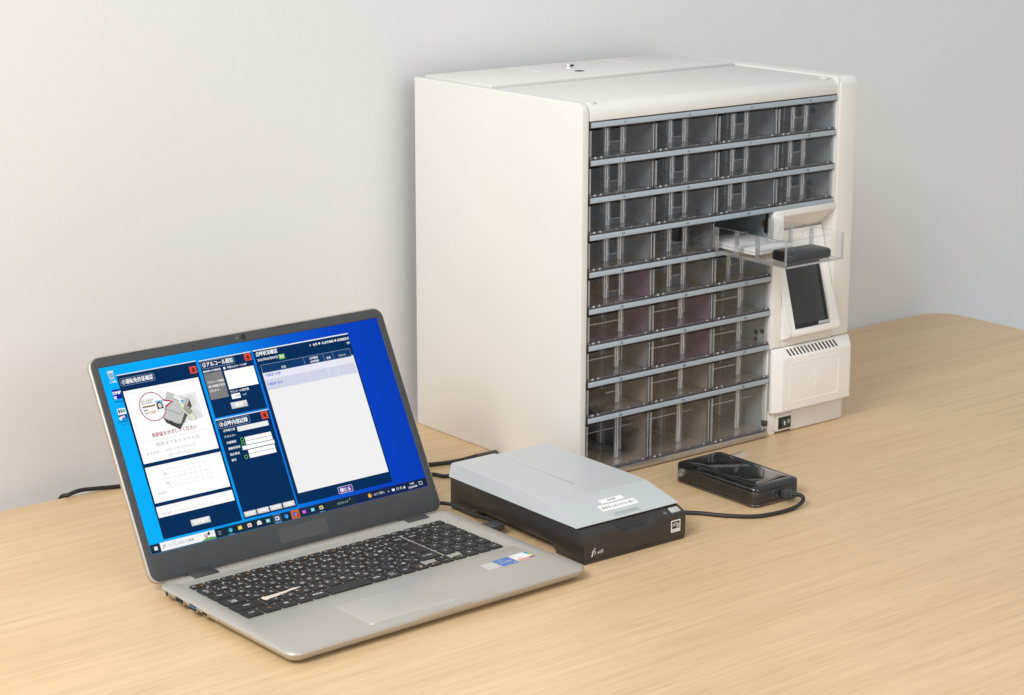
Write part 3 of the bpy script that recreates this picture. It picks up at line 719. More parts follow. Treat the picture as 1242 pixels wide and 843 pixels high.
# ---- screen image : every region a flat sheet of lit pixels on the display
b = MB(); b.box(-172.5, 172.5, -0.4, 194, 0.05, 0.4); disp = b.build('display', wallpaper_mat(), lido)
class Screen:
    def __init__(s): s.mb = MB(); s.mats = []; s.lv = 0.45
    def mi(s, rgb):
        m = screen_mat(rgb)
        if m not in s.mats: s.mats.append(m)
        return s.mats.index(m)
    def rect(s, x0, x1, y0, y1, rgb, lv):
        z = 0.41 + 0.03 * lv; s.mb.add([(x0 - 172.1, y0, z), (x1 - 172.1, y0, z), (x1 - 172.1, y1, z), (x0 - 172.1, y1, z)], [(0, 1, 2, 3)], s.mi(rgb))
    def poly(s, pts, rgb, lv):
        z = 0.41 + 0.03 * lv; s.mb.add([(x - 172.1, y, z) for x, y in pts], [list(range(len(pts)))], s.mi(rgb))
    def disc(s, x, y, rx, ry, rgb, lv, n=28):
        s.poly([(x + rx * math.cos(2 * math.pi * k / n), y + ry * math.sin(2 * math.pi * k / n)) for k in range(n)], rgb, lv)
    def ring(s, x, y, r, t, rgb, lv, n=40, ky=1.0):
        z = 0.41 + 0.03 * lv
        a = [(x - 172.1 + q * math.cos(2 * math.pi * k / n), y + q * ky * math.sin(2 * math.pi * k / n), z) for q in (r, r - t) for k in range(n)]
        s.mb.add(a, [[k, (k + 1) % n, n + (k + 1) % n, n + k] for k in range(n)], s.mi(rgb))
    def outline(s, x0, x1, y0, y1, t, rgb, lv):
        s.rect(x0, x1, y0, y0 + t, rgb, lv); s.rect(x0, x1, y1 - t, y1, rgb, lv); s.rect(x0, x0 + t, y0 + t, y1 - t, rgb, lv); s.rect(x1 - t, x1, y0 + t, y1 - t, rgb, lv)
    def rline(s, x0, x1, y0, y1, r, t, rgb, lv):
        z = 0.41 + 0.03 * lv; cx, cy2 = (x0 + x1) / 2 - 172.1, (y0 + y1) / 2
        s.mb.loft([rrect(cx, cy2, x1 - x0, y1 - y0, r, z, 4), rrect(cx, cy2, x1 - x0 - 2 * t, y1 - y0 - 2 * t, r - t, z, 4)], s.mi(rgb), False, False)
    def txt(s, sx, size, x, y, rgb, lv, align='L', width=None, bold=0.02):
        text(s.mb, sx, size, (x - 172.1, y, 0.41 + 0.03 * lv), X_, Y_, s.mi(rgb), align, width, bold)
    def line(s, x0, y0, x1, y1, t, rgb, lv):
        dx, dy = x1 - x0, y1 - y0; l = math.hypot(dx, dy); nx, ny = -dy / l * t / 2, dx / l * t / 2
        s.poly([(x0 + nx, y0 + ny), (x0 - nx, y0 - ny), (x1 - nx, y1 - ny), (x1 + nx, y1 + ny)], rgb, lv)
    def done(s, name): return s.mb.build(name, s.mats, disp, recalc=False)
NAVY = (1, 45, 90); WHITE = (255, 255, 255); RED = (222, 82, 62); LG = (190, 190, 192); VLG = (226, 226, 228); OFF = (240, 240, 240)
def redbox(s, x, y):
    s.rect(x, x + 8.3, y, y + 7.6, RED, 3); s.txt('未', 5.6, x + 4.1, y + 1.6, (40, 8, 6), 4, 'C', bold=0.04)
# window 1
s = Screen()
s.rect(16.6, 109, 11.5, 184, NAVY, 1); s.rect(16.6, 109, 183.0, 184, (235, 240, 245), 2)
s.rline(18.6, 58.4, 171.6, 179.6, 2.2, 0.35, (150, 175, 205), 2)
s.txt('①運転免許証確認', 5.6, 20.6, 173.6, WHITE, 3, width=35.5, bold=0.03); redbox(s, 99.4, 170.9)
s.rect(18.8, 106.5, 89.6, 166.2, WHITE, 2); s.rline(22, 103, 111, 163, 4, 0.4, VLG, 3)
s.rect(80, 99, 124, 152, (238, 238, 238), 3); s.disc(90, 143, 6, 7, (222, 222, 222), 4); s.poly([(81, 124), (98.5, 124), (98, 130), (93, 135), (86, 135), (81.6, 130)], (222, 222, 222), 4)
# reader drawing
s.poly([(54, 133), (66.5, 158), (89.5, 145.5), (78, 122.5), (70, 121)], (196, 199, 197), 5)
s.poly([(54, 133), (56.5, 126), (69.8, 116.5), (72, 122.6), (60, 128)], (70, 70, 68), 6)
s.poly([(72, 122.6), (69.8, 116.5), (90.0, 138), (89.5, 145.5)], (88, 88, 86), 6)
s.line(60, 128.4, 72, 122.4, 0.5, (150, 152, 150), 7); s.line(72, 122.4, 89.3, 145.6, 0.5, (160, 162, 160), 7); s.line(58.5, 141, 75, 131.5, 0.6, (130, 132, 130), 7)
s.line(75, 131.5, 88.6, 147, 0.5, (130, 132, 130), 7); s.line(64, 126, 70, 122.6, 0.5, (230, 230, 225), 7)
s.poly([(70.5, 150), (75.5, 153.5), (83.5, 146), (78.5, 142.5)], (240, 240, 236), 7); s.line(71.6, 149.6, 77.4, 145.2, 0.9, (150, 120, 70), 8); s.poly([(78.6, 145.2), (80.8, 146.9), (83, 144.9), (80.8, 143.2)], (90, 170, 215), 8)
s.poly([(76.5, 140.5), (79, 142.4), (82, 141.5), (86.5, 137.5), (91.5, 122.8), (85, 122.6), (81, 131.5), (78.6, 135.4)], (226, 232, 214), 8)
s.poly([(79.2, 136.5), (82, 141.4), (87.5, 137), (88.5, 131.0), (84, 129.6)], (160, 166, 146), 9)
s.line(81, 131.5, 85, 122.8, 0.4, (90, 95, 80), 10); s.line(86.7, 137.5, 91.6, 123, 0.4, (90, 95, 80), 10); s.line(76.5, 140.5, 80, 136.2, 0.4, (90, 95, 80), 10)
# magnifier bubble
CR = (176, 32, 74)
s.disc(46.3, 145.3, 14.9, 15.3, CR, 9, 44); s.poly([(60, 151), (70.5, 146.8), (60.5, 141.5)], CR, 9)
s.disc(46.3, 145.3, 14.0, 14.4, WHITE, 10, 44); s.poly([(59.0, 149.2), (67.8, 146.7), (59.2, 143.2)], WHITE, 10)
s.rline(33.4, 59.0, 137.5, 154.5, 1.2, 0.25, LG, 11); s.txt('氏名 日本花子', 2.4, 35, 151.5, (90, 90, 90), 11); s.txt('住所 東京都', 2.2, 35, 149.0, (110, 110, 110), 11)
s.rect(35, 49.5, 145.4, 147.2, (150, 118, 66), 11); s.txt('優良', 2.6, 35.4, 141.6, (90, 90, 90), 11); s.txt('第000号', 2.2, 35.4, 138.8, (120, 120, 120), 11); s.rect(43, 49, 138.4, 141.2, (240, 196, 180), 11)
s.rect(50.5, 58.6, 139, 150.6, (140, 200, 232), 11); s.disc(54.5, 145.2, 3.0, 4.0, (30, 26, 30), 12); s.rect(51.6, 57.4, 141.4, 145.4, (30, 26, 30), 12); s.disc(54.5, 145.0, 2.0, 2.6, (244, 214, 196), 13); s.poly([(51, 139.1), (58.2, 139.1), (57, 141.6), (52.2, 141.6)], (248, 244, 244), 13)
s.txt('免許証をかざしてください', 4.8, 36.5, 114.6, CR, 6, width=52, bold=0.03)
s.txt('期限まであと＊＊＊日', 4.6, 38, 104.4, (176, 176, 178), 4, width=50, bold=0.0)
s.txt('有 効 期 限 :', 3.0, 25, 97.6, (176, 176, 178), 4, bold=0.0); s.txt('令和＊＊年＊＊月＊＊日', 3.2, 47, 97.6, (176, 176, 178), 4, width=35, bold=0.0); s.txt('(20＊＊年＊＊月)', 3.2, 48.5, 92.4, (176, 176, 178), 4, width=25, bold=0.0)
s.rect(18.6, 106.8, 48.4, 85.6, WHITE, 2)
for k in range(10): s.line(35.8 + 6.1 * k, 61.6, 36.3 + 6.1 * k, 80, 0.28, (214, 214, 216), 4)
for yy in (61.6, 70.8, 80): s.line(35.8, yy, 91.0, yy, 0.28, (214, 214, 216), 4)
s.txt('種', 3, 37.4, 74.5, LG, 4); s.txt('類', 3, 37.4, 64.5, LG, 4)
for k in range(1, 9):
    for yy in (75, 65.5): s.line(37.8 + 6.1 * k, yy, 39.6 + 6.1 * k, yy, 0.3, LG, 4)
s.txt('免許条件 :', 3.0, 23.4, 56.0, LG, 4, bold=0.0)
s.rect(18.3, 107.2, 33.4, 44.6, WHITE, 2); s.txt('氏   名 :  ＊＊＊＊', 2.8, 22.5, 40.6, LG, 4, bold=0.0); s.txt('免許番号 : ＊＊＊＊/＊＊/＊＊ ＊＊:＊＊:＊＊', 2.8, 22.5, 35.4, LG, 4, width=60, bold=0.0)
def button(s, x0, x1, y0, y1, label, size, fg=WHITE, bgc=(206, 206, 208)):
    s.rect(x0, x1, y0, y1, (150, 150, 152), 3); s.rect(x0 + 0.3, x1 - 0.3, y0 + 0.4, y1, bgc, 4); s.rect(x0 + 0.3, x1 - 0.3, (y0 + y1) / 2 + 0.4, y1 - 0.3, tuple(min(255, c + 18) for c in bgc), 5)
    s.txt(label, size, (x0 + x1) / 2, (y0 + y1) / 2 - size * 0.36, fg, 6, 'C', bold=0.05)
button(s, 51.3, 73.8, 17.4, 24.0, '免許確認', 4.4)
s.done('licence_window')
# window 2
s = Screen()
s.rect(112.5, 176, 120.6, 183, NAVY, 1); s.rect(112.5, 176, 182.0, 183, (235, 240, 245), 2)
s.rline(113.6, 154, 173.4, 181.2, 2.2, 0.35, (150, 175, 205), 2); s.txt('②アルコール検知', 5.8, 115.4, 175.3, WHITE, 3, width=36.5, bold=0.03); redbox(s, 166.6, 173.6)
s.txt('検知時の写真映像', 2.7, 113.8, 169.4, WHITE, 3); s.rect(138.4, 140.8, 169.2, 171.6, WHITE, 3); s.txt('手動入力モード/OFF', 2.7, 143, 169.5, WHITE, 3)
s.rect(113.6, 135.4, 140, 168.2, (128, 128, 128), 2); 
for k, l in enumerate(('アルコール測定', '時の映像が表示', 'されます。')): s.txt(l, 2.9, 115.4, 157.4 - 4.6 * k, WHITE, 3)
s.rect(138.1, 174.4, 147.2, 167.5, WHITE, 2); s.txt('アルコール測定値', 2.9, 138.3, 143.2, WHITE, 3); s.rect(138.4, 149, 136.6, 141.9, WHITE, 2); s.txt('0.000', 2.6, 148.4, 138.2, (110, 110, 110), 3, 'R'); s.txt('mg/ℓ', 2.8, 151.5, 138.4, (160, 180, 205), 3)
button(s, 134.6, 154.5, 126.3, 133.2, '確定', 4.8)
s.done('alcohol_window')
# window 3
s = Screen()
s.rect(111.8, 176.6, 12.0, 118.8, NAVY, 1); s.rect(111.8, 176.6, 118.0, 118.9, (235, 240, 245), 2)
s.rline(113.0, 152, 108.6, 116.8, 2.2, 0.35, (150, 175, 205), 2); s.txt('③点呼内容記録', 5.6, 115, 110.8, WHITE, 3, width=34, bold=0.03); redbox(s, 166.2, 109.5)
for yy, l in zip((104.6, 98.2, 91.8, 85.4, 79.0, 73.0), ('点呼執行者', 'ドライバー', '対面確認', '健康状態等', '指示事項', '備考')): s.txt(l, 2.9, 117, yy, WHITE, 3)
s.rect(133.9, 172, 102.0, 107.2, (238, 238, 238), 2)
for x0, y0 in ((139.2, 91.0), (139, 86.6), (133.3, 82.0), (138.8, 72.4)):
    s.rect(x0, 171.6 if x0 != 133.3 else 172.6, y0, y0 + (4.0 if y0 != 72.4 else 8.8), WHITE, 2)
s.line(138.8, 76.8, 171.4, 77.0, 0.4, NAVY, 4)
for x, yy in ((135.8, 93.0), (135.4, 88.0), (134.6, 74.5)): s.ring(x, yy, 2.0, 0.55, (120, 205, 40), 4, 24, 1.1)
for x in (113.0, 128.6, 144.4, 160.4): button(s, x, x + 14.6, 13.6, 19.2, '未対応', 3.4)
s.done('record_window')
# window 4
s = Screen()
s.rect(178.6, 301.4, 13.4, 183, NAVY, 1); s.rect(178.6, 301.4, 182.0, 183.2, (240, 244, 248), 2)
s.txt('点呼状況確認', 5.4, 180.8, 176.4, WHITE, 3, width=27, bold=0.03); s.txt('2023年05月09日', 3.4, 181.2, 170.6, WHITE, 3, width=25)
s.rect(207.6, 215, 168.4, 173.8, (110, 178, 52), 3); s.rect(207.6, 215, 171.4, 173.8, (150, 205, 90), 4); s.txt('更新', 2.8, 211.3, 170, WHITE, 5, 'C')
s.disc(250, 177.4, 1.0, 1.0, (215, 190, 170), 3, 12); s.txt('全件', 3.2, 253.4, 176.2, WHITE, 3); s.disc(262, 177.6, 1.2, 1.2, WHITE, 3, 12); s.txt('未点呼確認', 3.2, 265, 176.2, WHITE, 3, width=15.5); s.disc(283, 177.6, 1.2, 1.2, WHITE, 3, 12); s.txt('記録確認済', 3.2, 285.4, 176.2, WHITE, 3, width=15.4); s.txt('2件', 2.9, 300.4, 171.2, WHITE, 3, 'R')
s.rect(182.4, 299.8, 25, 158.2, OFF, 2); s.rect(182.8, 297.6, 157.0, 166.2, (16, 58, 108), 3); s.outline(182.8, 297.6, 157.0, 166.2, 0.35, (150, 172, 200), 4)
for x in (236.6, 262, 274.4): s.rect(x, x + 0.35, 157.0, 166.2, (150, 172, 200), 5); s.rect(x, x + 0.35, 138.2, 157, (250, 250, 252), 6)
s.txt('氏名', 3.0, 210, 158.8, WHITE, 5, 'C'); s.txt('点呼種別', 2.8, 249.5, 162.2, WHITE, 5, 'C'); s.txt('点呼時間', 2.8, 249.5, 158.4, WHITE, 5, 'C'); s.txt('結果', 2.8, 268.2, 159.2, WHITE, 5, 'C'); s.txt('コメント', 2.6, 286, 159.4, WHITE, 5, 'C')
s.rect(182.8, 298.4, 149.8, 157.0, (232, 232, 244), 4); s.rect(182.8, 298.4, 138.2, 149.8, (210, 213, 232), 4)
s.txt('大阪府 太郎', 3.4, 184.6, 153.0, (10, 100, 215), 6, width=19.5); s.txt('大阪府 花子', 3.4, 184.4, 143.2, (10, 100, 215), 6, width=19.5)
s.rline(230.8, 249.4, 12.9 + 0.9, 21.2, 1.2, 0.5, (215, 215, 235), 4); s.rect(231.2, 249, 14.2, 20.8, (92, 50, 150), 3); s.txt('閉じる', 4.6, 240.1, 15.6, WHITE, 5, 'C', bold=0.05)
s.done('status_window')
# taskbar
s = Screen()
s.rect(-0.2, 344.4, -0.2, 9.2, (24, 46, 62), 1); s.rect(250, 344.4, -0.2, 9.2, (22, 38, 78), 2)
for dx in (0, 1.9):
    for dy in (0, 1.9): s.rect(4.0 + dx, 5.7 + dx, 2.9 + dy, 4.6 + dy, WHITE, 3)
s.rect(11.0, 74.4, 0.4, 9.1, (244, 244, 244), 3); s.ring(15.6, 5.2, 1.5, 0.45, (60, 60, 60), 4, 20); s.line(14.5, 4.1, 13.3, 2.6, 0.45, (60, 60, 60), 4); s.txt('ここに入力して検索', 3.3, 20.5, 3.4, (90, 90, 90), 4, bold=0.0)
s.poly([(57, 0.5), (74.4, 0.5), (74.4, 2.0), (69, 2.9), (62, 2.5)], (96, 170, 70), 5); s.disc(64, 5.6, 3.2, 2.0, (205, 196, 188), 5, 20); s.disc(67.4, 6.6, 1.5, 1.8, (70, 66, 110), 6, 16); s.rect(63.4, 64.6, 1.8, 4.4, (120, 84, 60), 6); s.disc(71.2, 7.0, 1.3, 1.3, (240, 196, 60), 6, 16); s.disc(71.9, 7.2, 1.1, 1.1, (244, 244, 244), 7, 16)
for x, yy in ((79.6, 5.6), (79.6, 3.4)): s.rect(x - 1.6, x + 1.6, yy - 0.25, yy + 0.25, (200, 205, 210), 3)
def ico(x, c1, c2=None, k='sq'):
    if k == 'disc': s.disc(x, 4.7, 2.4, 2.4, c1, 3, 20); s.disc(x + 0.5, 4.2, 1.3, 1.3, c2, 4, 16)
    else: s.rect(x - 2.3, x + 2.3, 2.9, 6.6, c1, 3); s.rect(x - 1.6, x + 1.0, 3.6, 5.6, c2 or c1, 4)
ico(92.5, (40, 160, 225), (100, 215, 140), 'disc'); ico(104, (250, 205, 80), (255, 225, 130)); ico(115.5, (244, 244, 244), (230, 110, 60))
s.poly([(124.6, 2.9), (130, 2.9), (130, 6.0), (127.3, 7.4), (124.6, 6.0)], (244, 246, 248), 3); s.line(124.8, 6.0, 127.3, 4.2, 0.4, (80, 90, 100), 4); s.line(129.8, 6.0, 127.3, 4.2, 0.4, (80, 90, 100), 4)
ico(138.0, (120, 200, 215), (210, 240, 245)); s.rect(144.8, 154.2, 0, 9.1, (70, 92, 108), 2); ico(149.4, (240, 244, 250), (30, 80, 170)); ico(160.6, (30, 130, 220), (90, 180, 245), 'disc')
s.rect(166.6, 177, 0, 9.1, (196, 104, 40), 2); ico(171.4, (92, 90, 190), (140, 140, 230), 'disc'); s.disc(174.2, 3.0, 1.4, 1.4, (220, 30, 50), 5, 16); ico(183, (180, 60, 215), (220, 140, 240)); ico(193.8, (90, 180, 230), (190, 230, 245)); ico(204.5, (250, 210, 80), (60, 140, 220))
for x in (92.5, 149.4, 204.5): s.rect(x - 3.4, x + 3.4, 0.2, 0.7, (110, 180, 235), 5)
s.txt('デスクトップ', 2.7, 225, 3.2, (225, 230, 235), 3, width=14, bold=0.0); s.txt('»', 2.5, 241, 5.6, (225, 230, 235), 3)
s.disc(267.6, 4.6, 2.3, 2.3, (250, 190, 60), 3, 20); s.disc(268.9, 5.8, 0.9, 0.9, (225, 60, 50), 4, 12); s.txt('32°C 晴れ', 3.1, 273, 3.4, (235, 238, 242), 3, width=14, bold=0.0)
s.txt('^', 3.4, 291.5, 2.6, WHITE, 3); s.rect(297, 300.5, 3.4, 5.8, WHITE, 3); s.ring(304.5, 4.6, 1.4, 0.4, WHITE, 3, 12); s.ring(309, 4.6, 1.4, 0.4, WHITE, 3, 8); s.txt('あ', 3.4, 312.2, 3.2, WHITE, 3, bold=0.05)
s.txt('14:06', 2.7, 324.6, 5.6, WHITE, 3, 'C'); s.txt('2023/05/09', 2.7, 324.6, 1.8, WHITE, 3, 'C'); s.outline(333.6, 338, 3.0, 6.4, 0.4, WHITE, 3)
s.done('taskbar')
# desktop icons
s = Screen()
s.poly([(7.6, 188.6), (14.4, 188.6), (13.6, 180.6), (8.6, 180.6)], (190, 206, 214), 1); s.poly([(7.2, 189.4), (14.8, 189.4), (14.0, 188.0), (8.0, 188.0)], (225, 235, 240), 2); s.ring(11, 184.4, 1.9, 0.8, (40, 120, 215), 3, 16)
s.txt('ごみ箱', 2.6, 11.2, 177.0, WHITE, 1, 'C')
s.rect(7.0, 16.5, 159.6, 169.8, (26, 34, 160), 0.5); s.txt('DMP', 4.6, 7.6, 164.6, WHITE, 0.9, width=8.8, bold=0.05); s.rect(7.6, 10.4, 160.0, 163, WHITE, 0.8); s.txt('↗', 2.8, 9.0, 160.4, (20, 60, 160), 0.9, 'C'); s.txt('DMPdesk', 2.6, 11.6, 156.2, (20, 40, 90), 0.9, 'C')
s.rect(6.8, 16, 141.2, 149.8, (244, 246, 248), 0.5); s.rect(7.6, 9.4, 145.2, 149, (24, 60, 150), 0.8); s.rect(10.2, 11.6, 145.2, 149, (24, 60, 150), 0.8); s.disc(13.6, 147, 1.7, 1.7, (70, 190, 90), 0.8, 16); s.rect(6.8, 16, 138.6, 143.4, (24, 50, 140), 0.8); s.txt('SPL', 3.4, 11.6, 139.8, WHITE, 0.9, 'C', bold=0.05); s.disc(8.2, 139.8, 1.6, 1.6, WHITE, 0.9, 14)
s.txt('安全運転管理', 2.4, 11.2, 135.4, (30, 45, 80), 0.9, 'C'); s.txt('システム', 2.4, 12, 132.2, (30, 45, 80), 0.9, 'C')
s.done('desktop_icons')

# ================================================================== patch of glare on the keyboard, built as a flat beige sheet
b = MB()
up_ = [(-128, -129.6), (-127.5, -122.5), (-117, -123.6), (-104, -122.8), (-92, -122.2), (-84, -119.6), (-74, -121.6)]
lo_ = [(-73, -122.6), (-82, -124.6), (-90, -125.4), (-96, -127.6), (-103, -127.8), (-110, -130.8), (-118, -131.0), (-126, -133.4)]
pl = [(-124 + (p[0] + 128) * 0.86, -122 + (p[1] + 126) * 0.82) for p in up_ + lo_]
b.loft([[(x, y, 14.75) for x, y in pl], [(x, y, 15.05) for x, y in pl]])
o = b.build('glare_patch', 'glare', None, loc=(-379.49, 6.16, 0), rot=(0, 0, 0.0244)); tag(o, 'small patch of glare built as a flat beige sheet across the laptop keys', 'glare patch')

# ================================================================== scanner
sc = thing('document_scanner', 'flat dark document scanner with pale grey lid standing between laptop and cabinet', 'scanner', (-171.71, -211.67, 0), (0, 0, -0.0142))
SW, SD = 140.0, 233.0
def prof(x, a, bb, c):
    return [(x, 0.4, 4.0), (x, 0.4, a[1]), (x, bb[0], bb[1]), (x, c[0], c[1]), (x, SD, 36), (x, SD, 4.0), (x, 187, 4), (x, 184, 11), (x, 54, 9.5), (x, 48, 4.0)]
N = ((0, 30), (12, 34.6), (15, 35.4)); Rr = ((0, 23.6), (9.5, 25.4), (13.5, 34.6))
b = MB(); b.loft([prof(0, *N), prof(46, *N), prof(56, *Rr), prof(90, *Rr), prof(101, *N), prof(SW, *N)])
b.build('body', 'scan_body', sc, 0.7, 2)
for ya, yb in ((1.0, 47.5), (187.5, SD - 0.7)):
    b = MB(); b.box(0.7, SW - 0.7, ya, yb, 0.4, 3.7); b.build('base_plate', 'scan_body', sc, 0.4)
b = MB()
LZ = 36.6
def lring(kind):
    # rings from back to front across the lid (x list per ring)
    y, zt, ins, zl, dz = kind
    xl, xr = -0.6, SW + 0.6
    return [(xl, y, zl), (xl + ins, y, zt), (62, y, zt), (66, y, zt - dz), (xr - ins, y, zt - dz), (xr, y, zl)]
b.loft([lring(k) for k in ((235, 40, 0.6, LZ, 0), (235, 50.6, 3.4, LZ, 1.0), (233.6, 52, 4.0, LZ, 1.6), (95, 51.2, 4.0, LZ, 0.0), (62, 50.8, 4.0, LZ, 0.0), (60, 50.3, 3.9, LZ, 0), (15, 38.0, 0.8, 36.9, 0), (13.2, 37.2, 0.3, 36.4, 0))])
lidS = b.build('scanner_lid', 'scan_lid', sc, 0.5, 2, sharp=9)
b = MB(); b.box(2, SW - 2, 15.5, 232, 35.9, 36.5); b.build('platen_gap', 'hole', sc)
b = MB()
sl = (50.3 - 38) / 45.0; un = Vector((0, 1, sl)).normalized()
def on_slope(x, y, h=0.12): return (x, y, 38 + (y - 15) * sl + h)
for (xa, xb, ya, yb, tx, sz) in ((57, 88.5, 40.3, 47.0, 'DMP', 3.6), (48, 98, 27.4, 37.6, 'IDドキュメントリーダー', 5.2)):
    b = MB(); ol_ = [(xa, ya), (xb, ya), (xb, yb), (xa, yb)]
    b.loft([[on_slope(x, y, 0.03) for x, y in ol_], [on_slope(x, y, 0.17) for x, y in ol_]]); lbm = b.build('label_tape', 'paper', lidS)
    t = MB(); text(t, tx, sz, on_slope((xa + xb) / 2, (ya + yb) / 2 - sz * 0.36, 0.24), X_, un, 0, 'C', width=(11 if len(tx) < 5 else 44), bold=0.02); t.build('lettering', 'ink', lbm, recalc=False)
b = MB(); b.loft([[on_slope(x, y, -0.02) for x, y in ((52, 16.0), (92, 16.0), (88, 22), (58, 22))], [on_slope(x, y, 0.12) for x, y in ((52.5, 16.2), (91.5, 16.2), (87.5, 21.7), (58.5, 21.7))]]); b.build('lid_thumb_area', mat('lid_thumb_grey', (0.40, 0.435, 0.45), 0.4), lidS)
# button on the front bevel
sb = Vector((0, 12, 4.6)).normalized()
def on_bev(x, q, h=0.0): return (x, 0.4 + sb.y * q + -sb.z * h * 0 , 30 + sb.z * q + h)
b = MB(); b.loft([[on_bev(x, q, -0.2) for x, q in ((122.4, 3), (135.4, 3), (135.4, 10.6), (122.4, 10.6))], [on_bev(x, q, 1.2) for x, q in ((122.8, 3.3), (135, 3.3), (135, 10.3), (122.8, 10.3))]]); b.build('scan_button', 'grey_btn', sc, 0.4)
t = MB(); text(t, '◇', 4.4, on_bev(115, 4, 0.18), X_, sb, 0, 'C'); t.build('button_icon', 'grey_btn', sc, recalc=False)
t = MB(); yf = 0.22
text(t, 'f', 12.5, (8.8, yf, 7.6), X_, Z_, 0, italic=0.32, bold=0.02); text(t, 'ı', 8.5, (13.6, yf, 9.0), X_, Z_, 0, italic=0.3, bold=0.02); text(t, '-65F', 5.2, (16.4, yf, 9.2), X_, Z_, 0, italic=0.25, bold=0.02)
t.build('logo', 'paper', sc, recalc=False)
t = MB(); t.box(119, 132, 0.12, 0.34, 10.6, 23.6); bd = t.build('badge', 'paper', sc)
t = MB(); t.box(120.2, 130.8, 0.02, 0.1, 14.2, 22.5); t.build('badge_field', 'scan_body', bd)
t = MB(); text(t, 'energy', 3.6, (125.5, -0.04, 17.2), X_, Z_, 0, 'C', width=9.4, bold=0.02)
for k in range(14):
    a0, a1 = math.radians(20 + 10 * k), math.radians(30 + 10 * k)
    t.add([(125.5 + r * math.cos(a), -0.04, 15.6 + r * 1.0 * math.sin(a)) for r, a in ((5.2, a0), (5.2, a1), (4.5, a1), (4.5, a0))], [(0, 1, 2, 3)])
text(t, '★', 3.6, (128, -0.04, 14.6), X_, Z_, 0, 'C'); t.build('badge_mark', 'paper', bd, recalc=False)
t = MB(); text(t, 'ENERGY STAR', 1.7, (125.5, 0.05, 11.8), X_, Z_, 0, 'C', width=10.5); t.build('badge_name', 'ink', bd, recalc=False)

# ================================================================== breath-test reader
rd = thing('breath_tester', 'glossy black breath tester with clear mouthpiece tube, lying on the desk', 'breath tester', (94.5, -190.5, 0), (0, 0, -0.004))
RW, RL = 72.0, 131.0
def rr(ins, z, r=9, w=RW, l=RL): return rrect(w / 2, l / 2, w - 2 * ins, l - 2 * ins, max(r - ins, 1.5), z, 8)
b = MB(); b.loft([rr(0.6, 0.3, 9), rr(-0.7, 1.5, 10), rr(-0.6, 3.4, 10), rr(0.4, 4.0, 9)]); b.build('clear_base', 'smoke', rd, sharp=50)
b = MB(); b.loft([rr(0.6, 4.0), rr(0.0, 6), rr(0.0, 17.5), rr(0.6, 18.2)]); b.build('housing', 'reader_side', rd, sharp=50)
b = MB(); b.loft([rr(0.7, 18.2), rr(-0.2, 18.6), rr(-0.2, 20.6), rr(1.2, 22.8), rr(5.0, 24.2, 12), rr(7.2, 24.5, 12), rr(8.2, 24.1, 11), rr(9.2, 24.3, 10), rr(16, 24.9, 8)]); b.build('glossy_top', 'gloss', rd, sharp=60)
b = MB()
for k in range(34):
    y = 14 + 3.0 * k
    b.box(-0.12, 0.3, y, y + 1.2, 7.2, 16.4)
vr = b.build('vent_slits', 'hole', rd); vr['kind'] = 'stuff'
b = MB(); b.cyl((31.5, 11.2), 'y', 4.6, -0.5, 1.0, n=24); b.box(27, 36, -0.4, 0.8, 6.4, 15.4); jk = b.build('power_jack', 'plug', rd, 0.3)
b = MB(); b.cyl((31.5, 11.2), 'y', 2.7, -0.9, -0.55, n=20); b.build('jack_hole', 'hole', jk)
b = MB(); b.cyl((31.5, 11.2), 'y', 0.8, -2.2, -0.95, n=12); b.build('jack_pin', 'chrome', jk)
# mouthpiece tube crossing the far end
mp = MB()
n = 28; yc, zc = 117.0, 14.0
def tr_(x, r): return [(x, yc + r * math.cos(2 * math.pi * k / n), zc + r * math.sin(2 * math.pi * k / n)) for k in range(n)]
mp.loft([tr_(-5, 3.9), tr_(-5, 4.5), tr_(40, 5.6), tr_(97, 7.2), tr_(98.2, 7.3), tr_(98.2, 6.2), tr_(97, 6.1), tr_(40, 4.6), tr_(-5, 3.9)], cap0=False, cap1=False)
mo = mp.build('mouthpiece_tube', 'tube', rd, sharp=40)
mp = MB(); mp.loft([tr_(-5.0, 3.6), tr_(-4.4, 4.6), tr_(-0.8, 5.0), tr_(-0.2, 4.8)]); mp.build('collar', 'tube', rd)

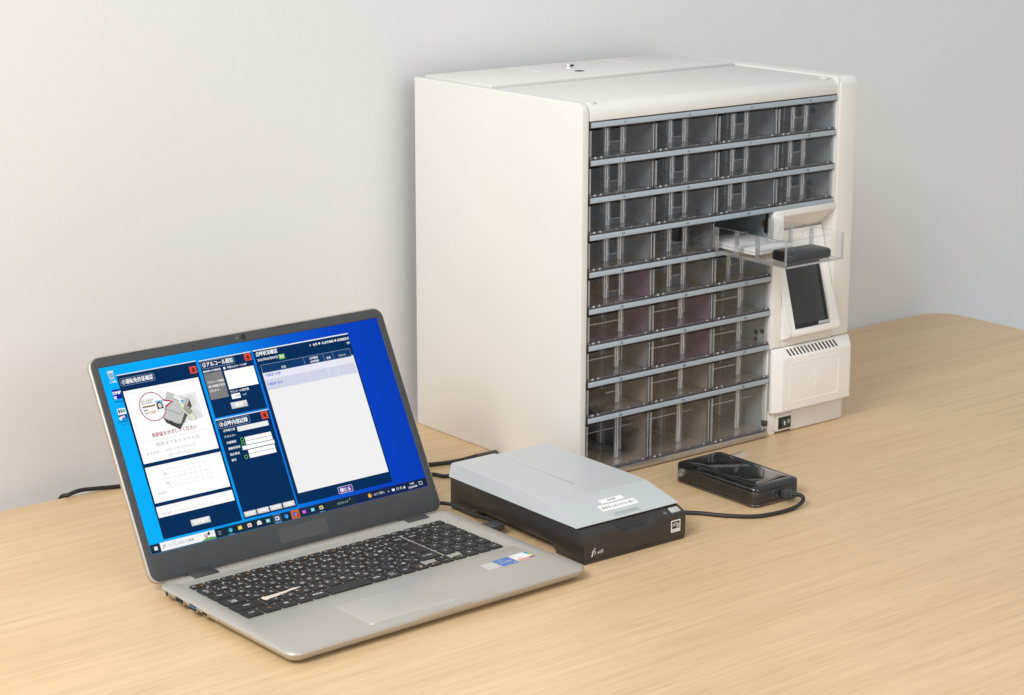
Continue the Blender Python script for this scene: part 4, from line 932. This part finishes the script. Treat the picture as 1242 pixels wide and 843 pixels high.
# ================================================================== cables
def cord(label, pts, r, plugs=()):
    base = pts[0]
    t = thing('cable', label, 'cable', (base[0], base[1], 0))
    off = lambda p: (p[0] - base[0], p[1] - base[1], p[2])
    b = MB(); b.tube([off(p) for p in pts], r); b.build('cord', 'cable', t, sharp=60)
    for (nm, fn) in plugs:
        b = MB(); fn(b); b.v = [off(v) for v in b.v]; b.build(nm, 'plug', t, 0.8)
    return t
def pl1(b): b.box(-36, -4, 145, 151, 0.8, 6.0)
cord('thin black cord running behind the laptop from the cabinet side to the desk back edge', [(-497, 331, -70), (-494, 329, -20), (-490, 325, -1), (-484, 319, 2.6), (-470, 317.5, 5.5), (-450, 316, 4.2), (-425, 312, 2.6), (-370, 296, 2.6), (-290, 250, 2.6), (-190, 195, 2.6), (-130, 168, 2.6), (-98, 160, 2.6), (-76, 153, 2.6), (-52, 150.5, 2.6), (-33, 148, 4.5)], 2.4, [('plug', pl1)])
def pl2(b): b.box(-197, -176.5, -86.5, -70.5, 5.6, 13.0); b.box(-203, -197, -84, -73, 7, 11.5)
cord('thin black cord from the plug in the laptop side to the back of the scanner', [(-178.5, -71, 10), (-177, -60, 10.5), (-176.8, -38, 9), (-174, -10, 8.4), (-174, 12, 8), (-181, 28, 7), (-200, 60, 4), (-205, 100, 2.4), (-175, 140, 2.4), (-135, 143, 2.4), (-115, 128, 2.4), (-109, 114, 2.4), (-100, 106, 2.6), (-96, 80, 3), (-100, 45, 6), (-103, 24, 8)], 2.2, [('plug', pl2)])
def pl3(b):
    b.box(133.5, 144.5, -202, -192.0, 7.4, 16.2); b.box(135.2, 142.8, -206.5, -202.1, 8.6, 15.2)
cord('black cord looping from the breath tester plug around to the scanner', [(139, -205, 12), (143.5, -210, 12), (146, -213.5, 10.5), (144, -217, 7.5), (136, -219.5, 5), (123, -220.5, 3), (99, -219.5, 2.4), (73, -213, 2.4), (50, -192, 2.4), (34, -169, 2.4), (22, -156, 2.4), (2, -132, 2.4), (-12, -100, 2.4), (-18, -40, 2.4), (-16, 10, 2.4), (-35, 50, 2.4), (-60, 45, 4), (-68, 24, 8)], 2.3, [('plug', pl3)])
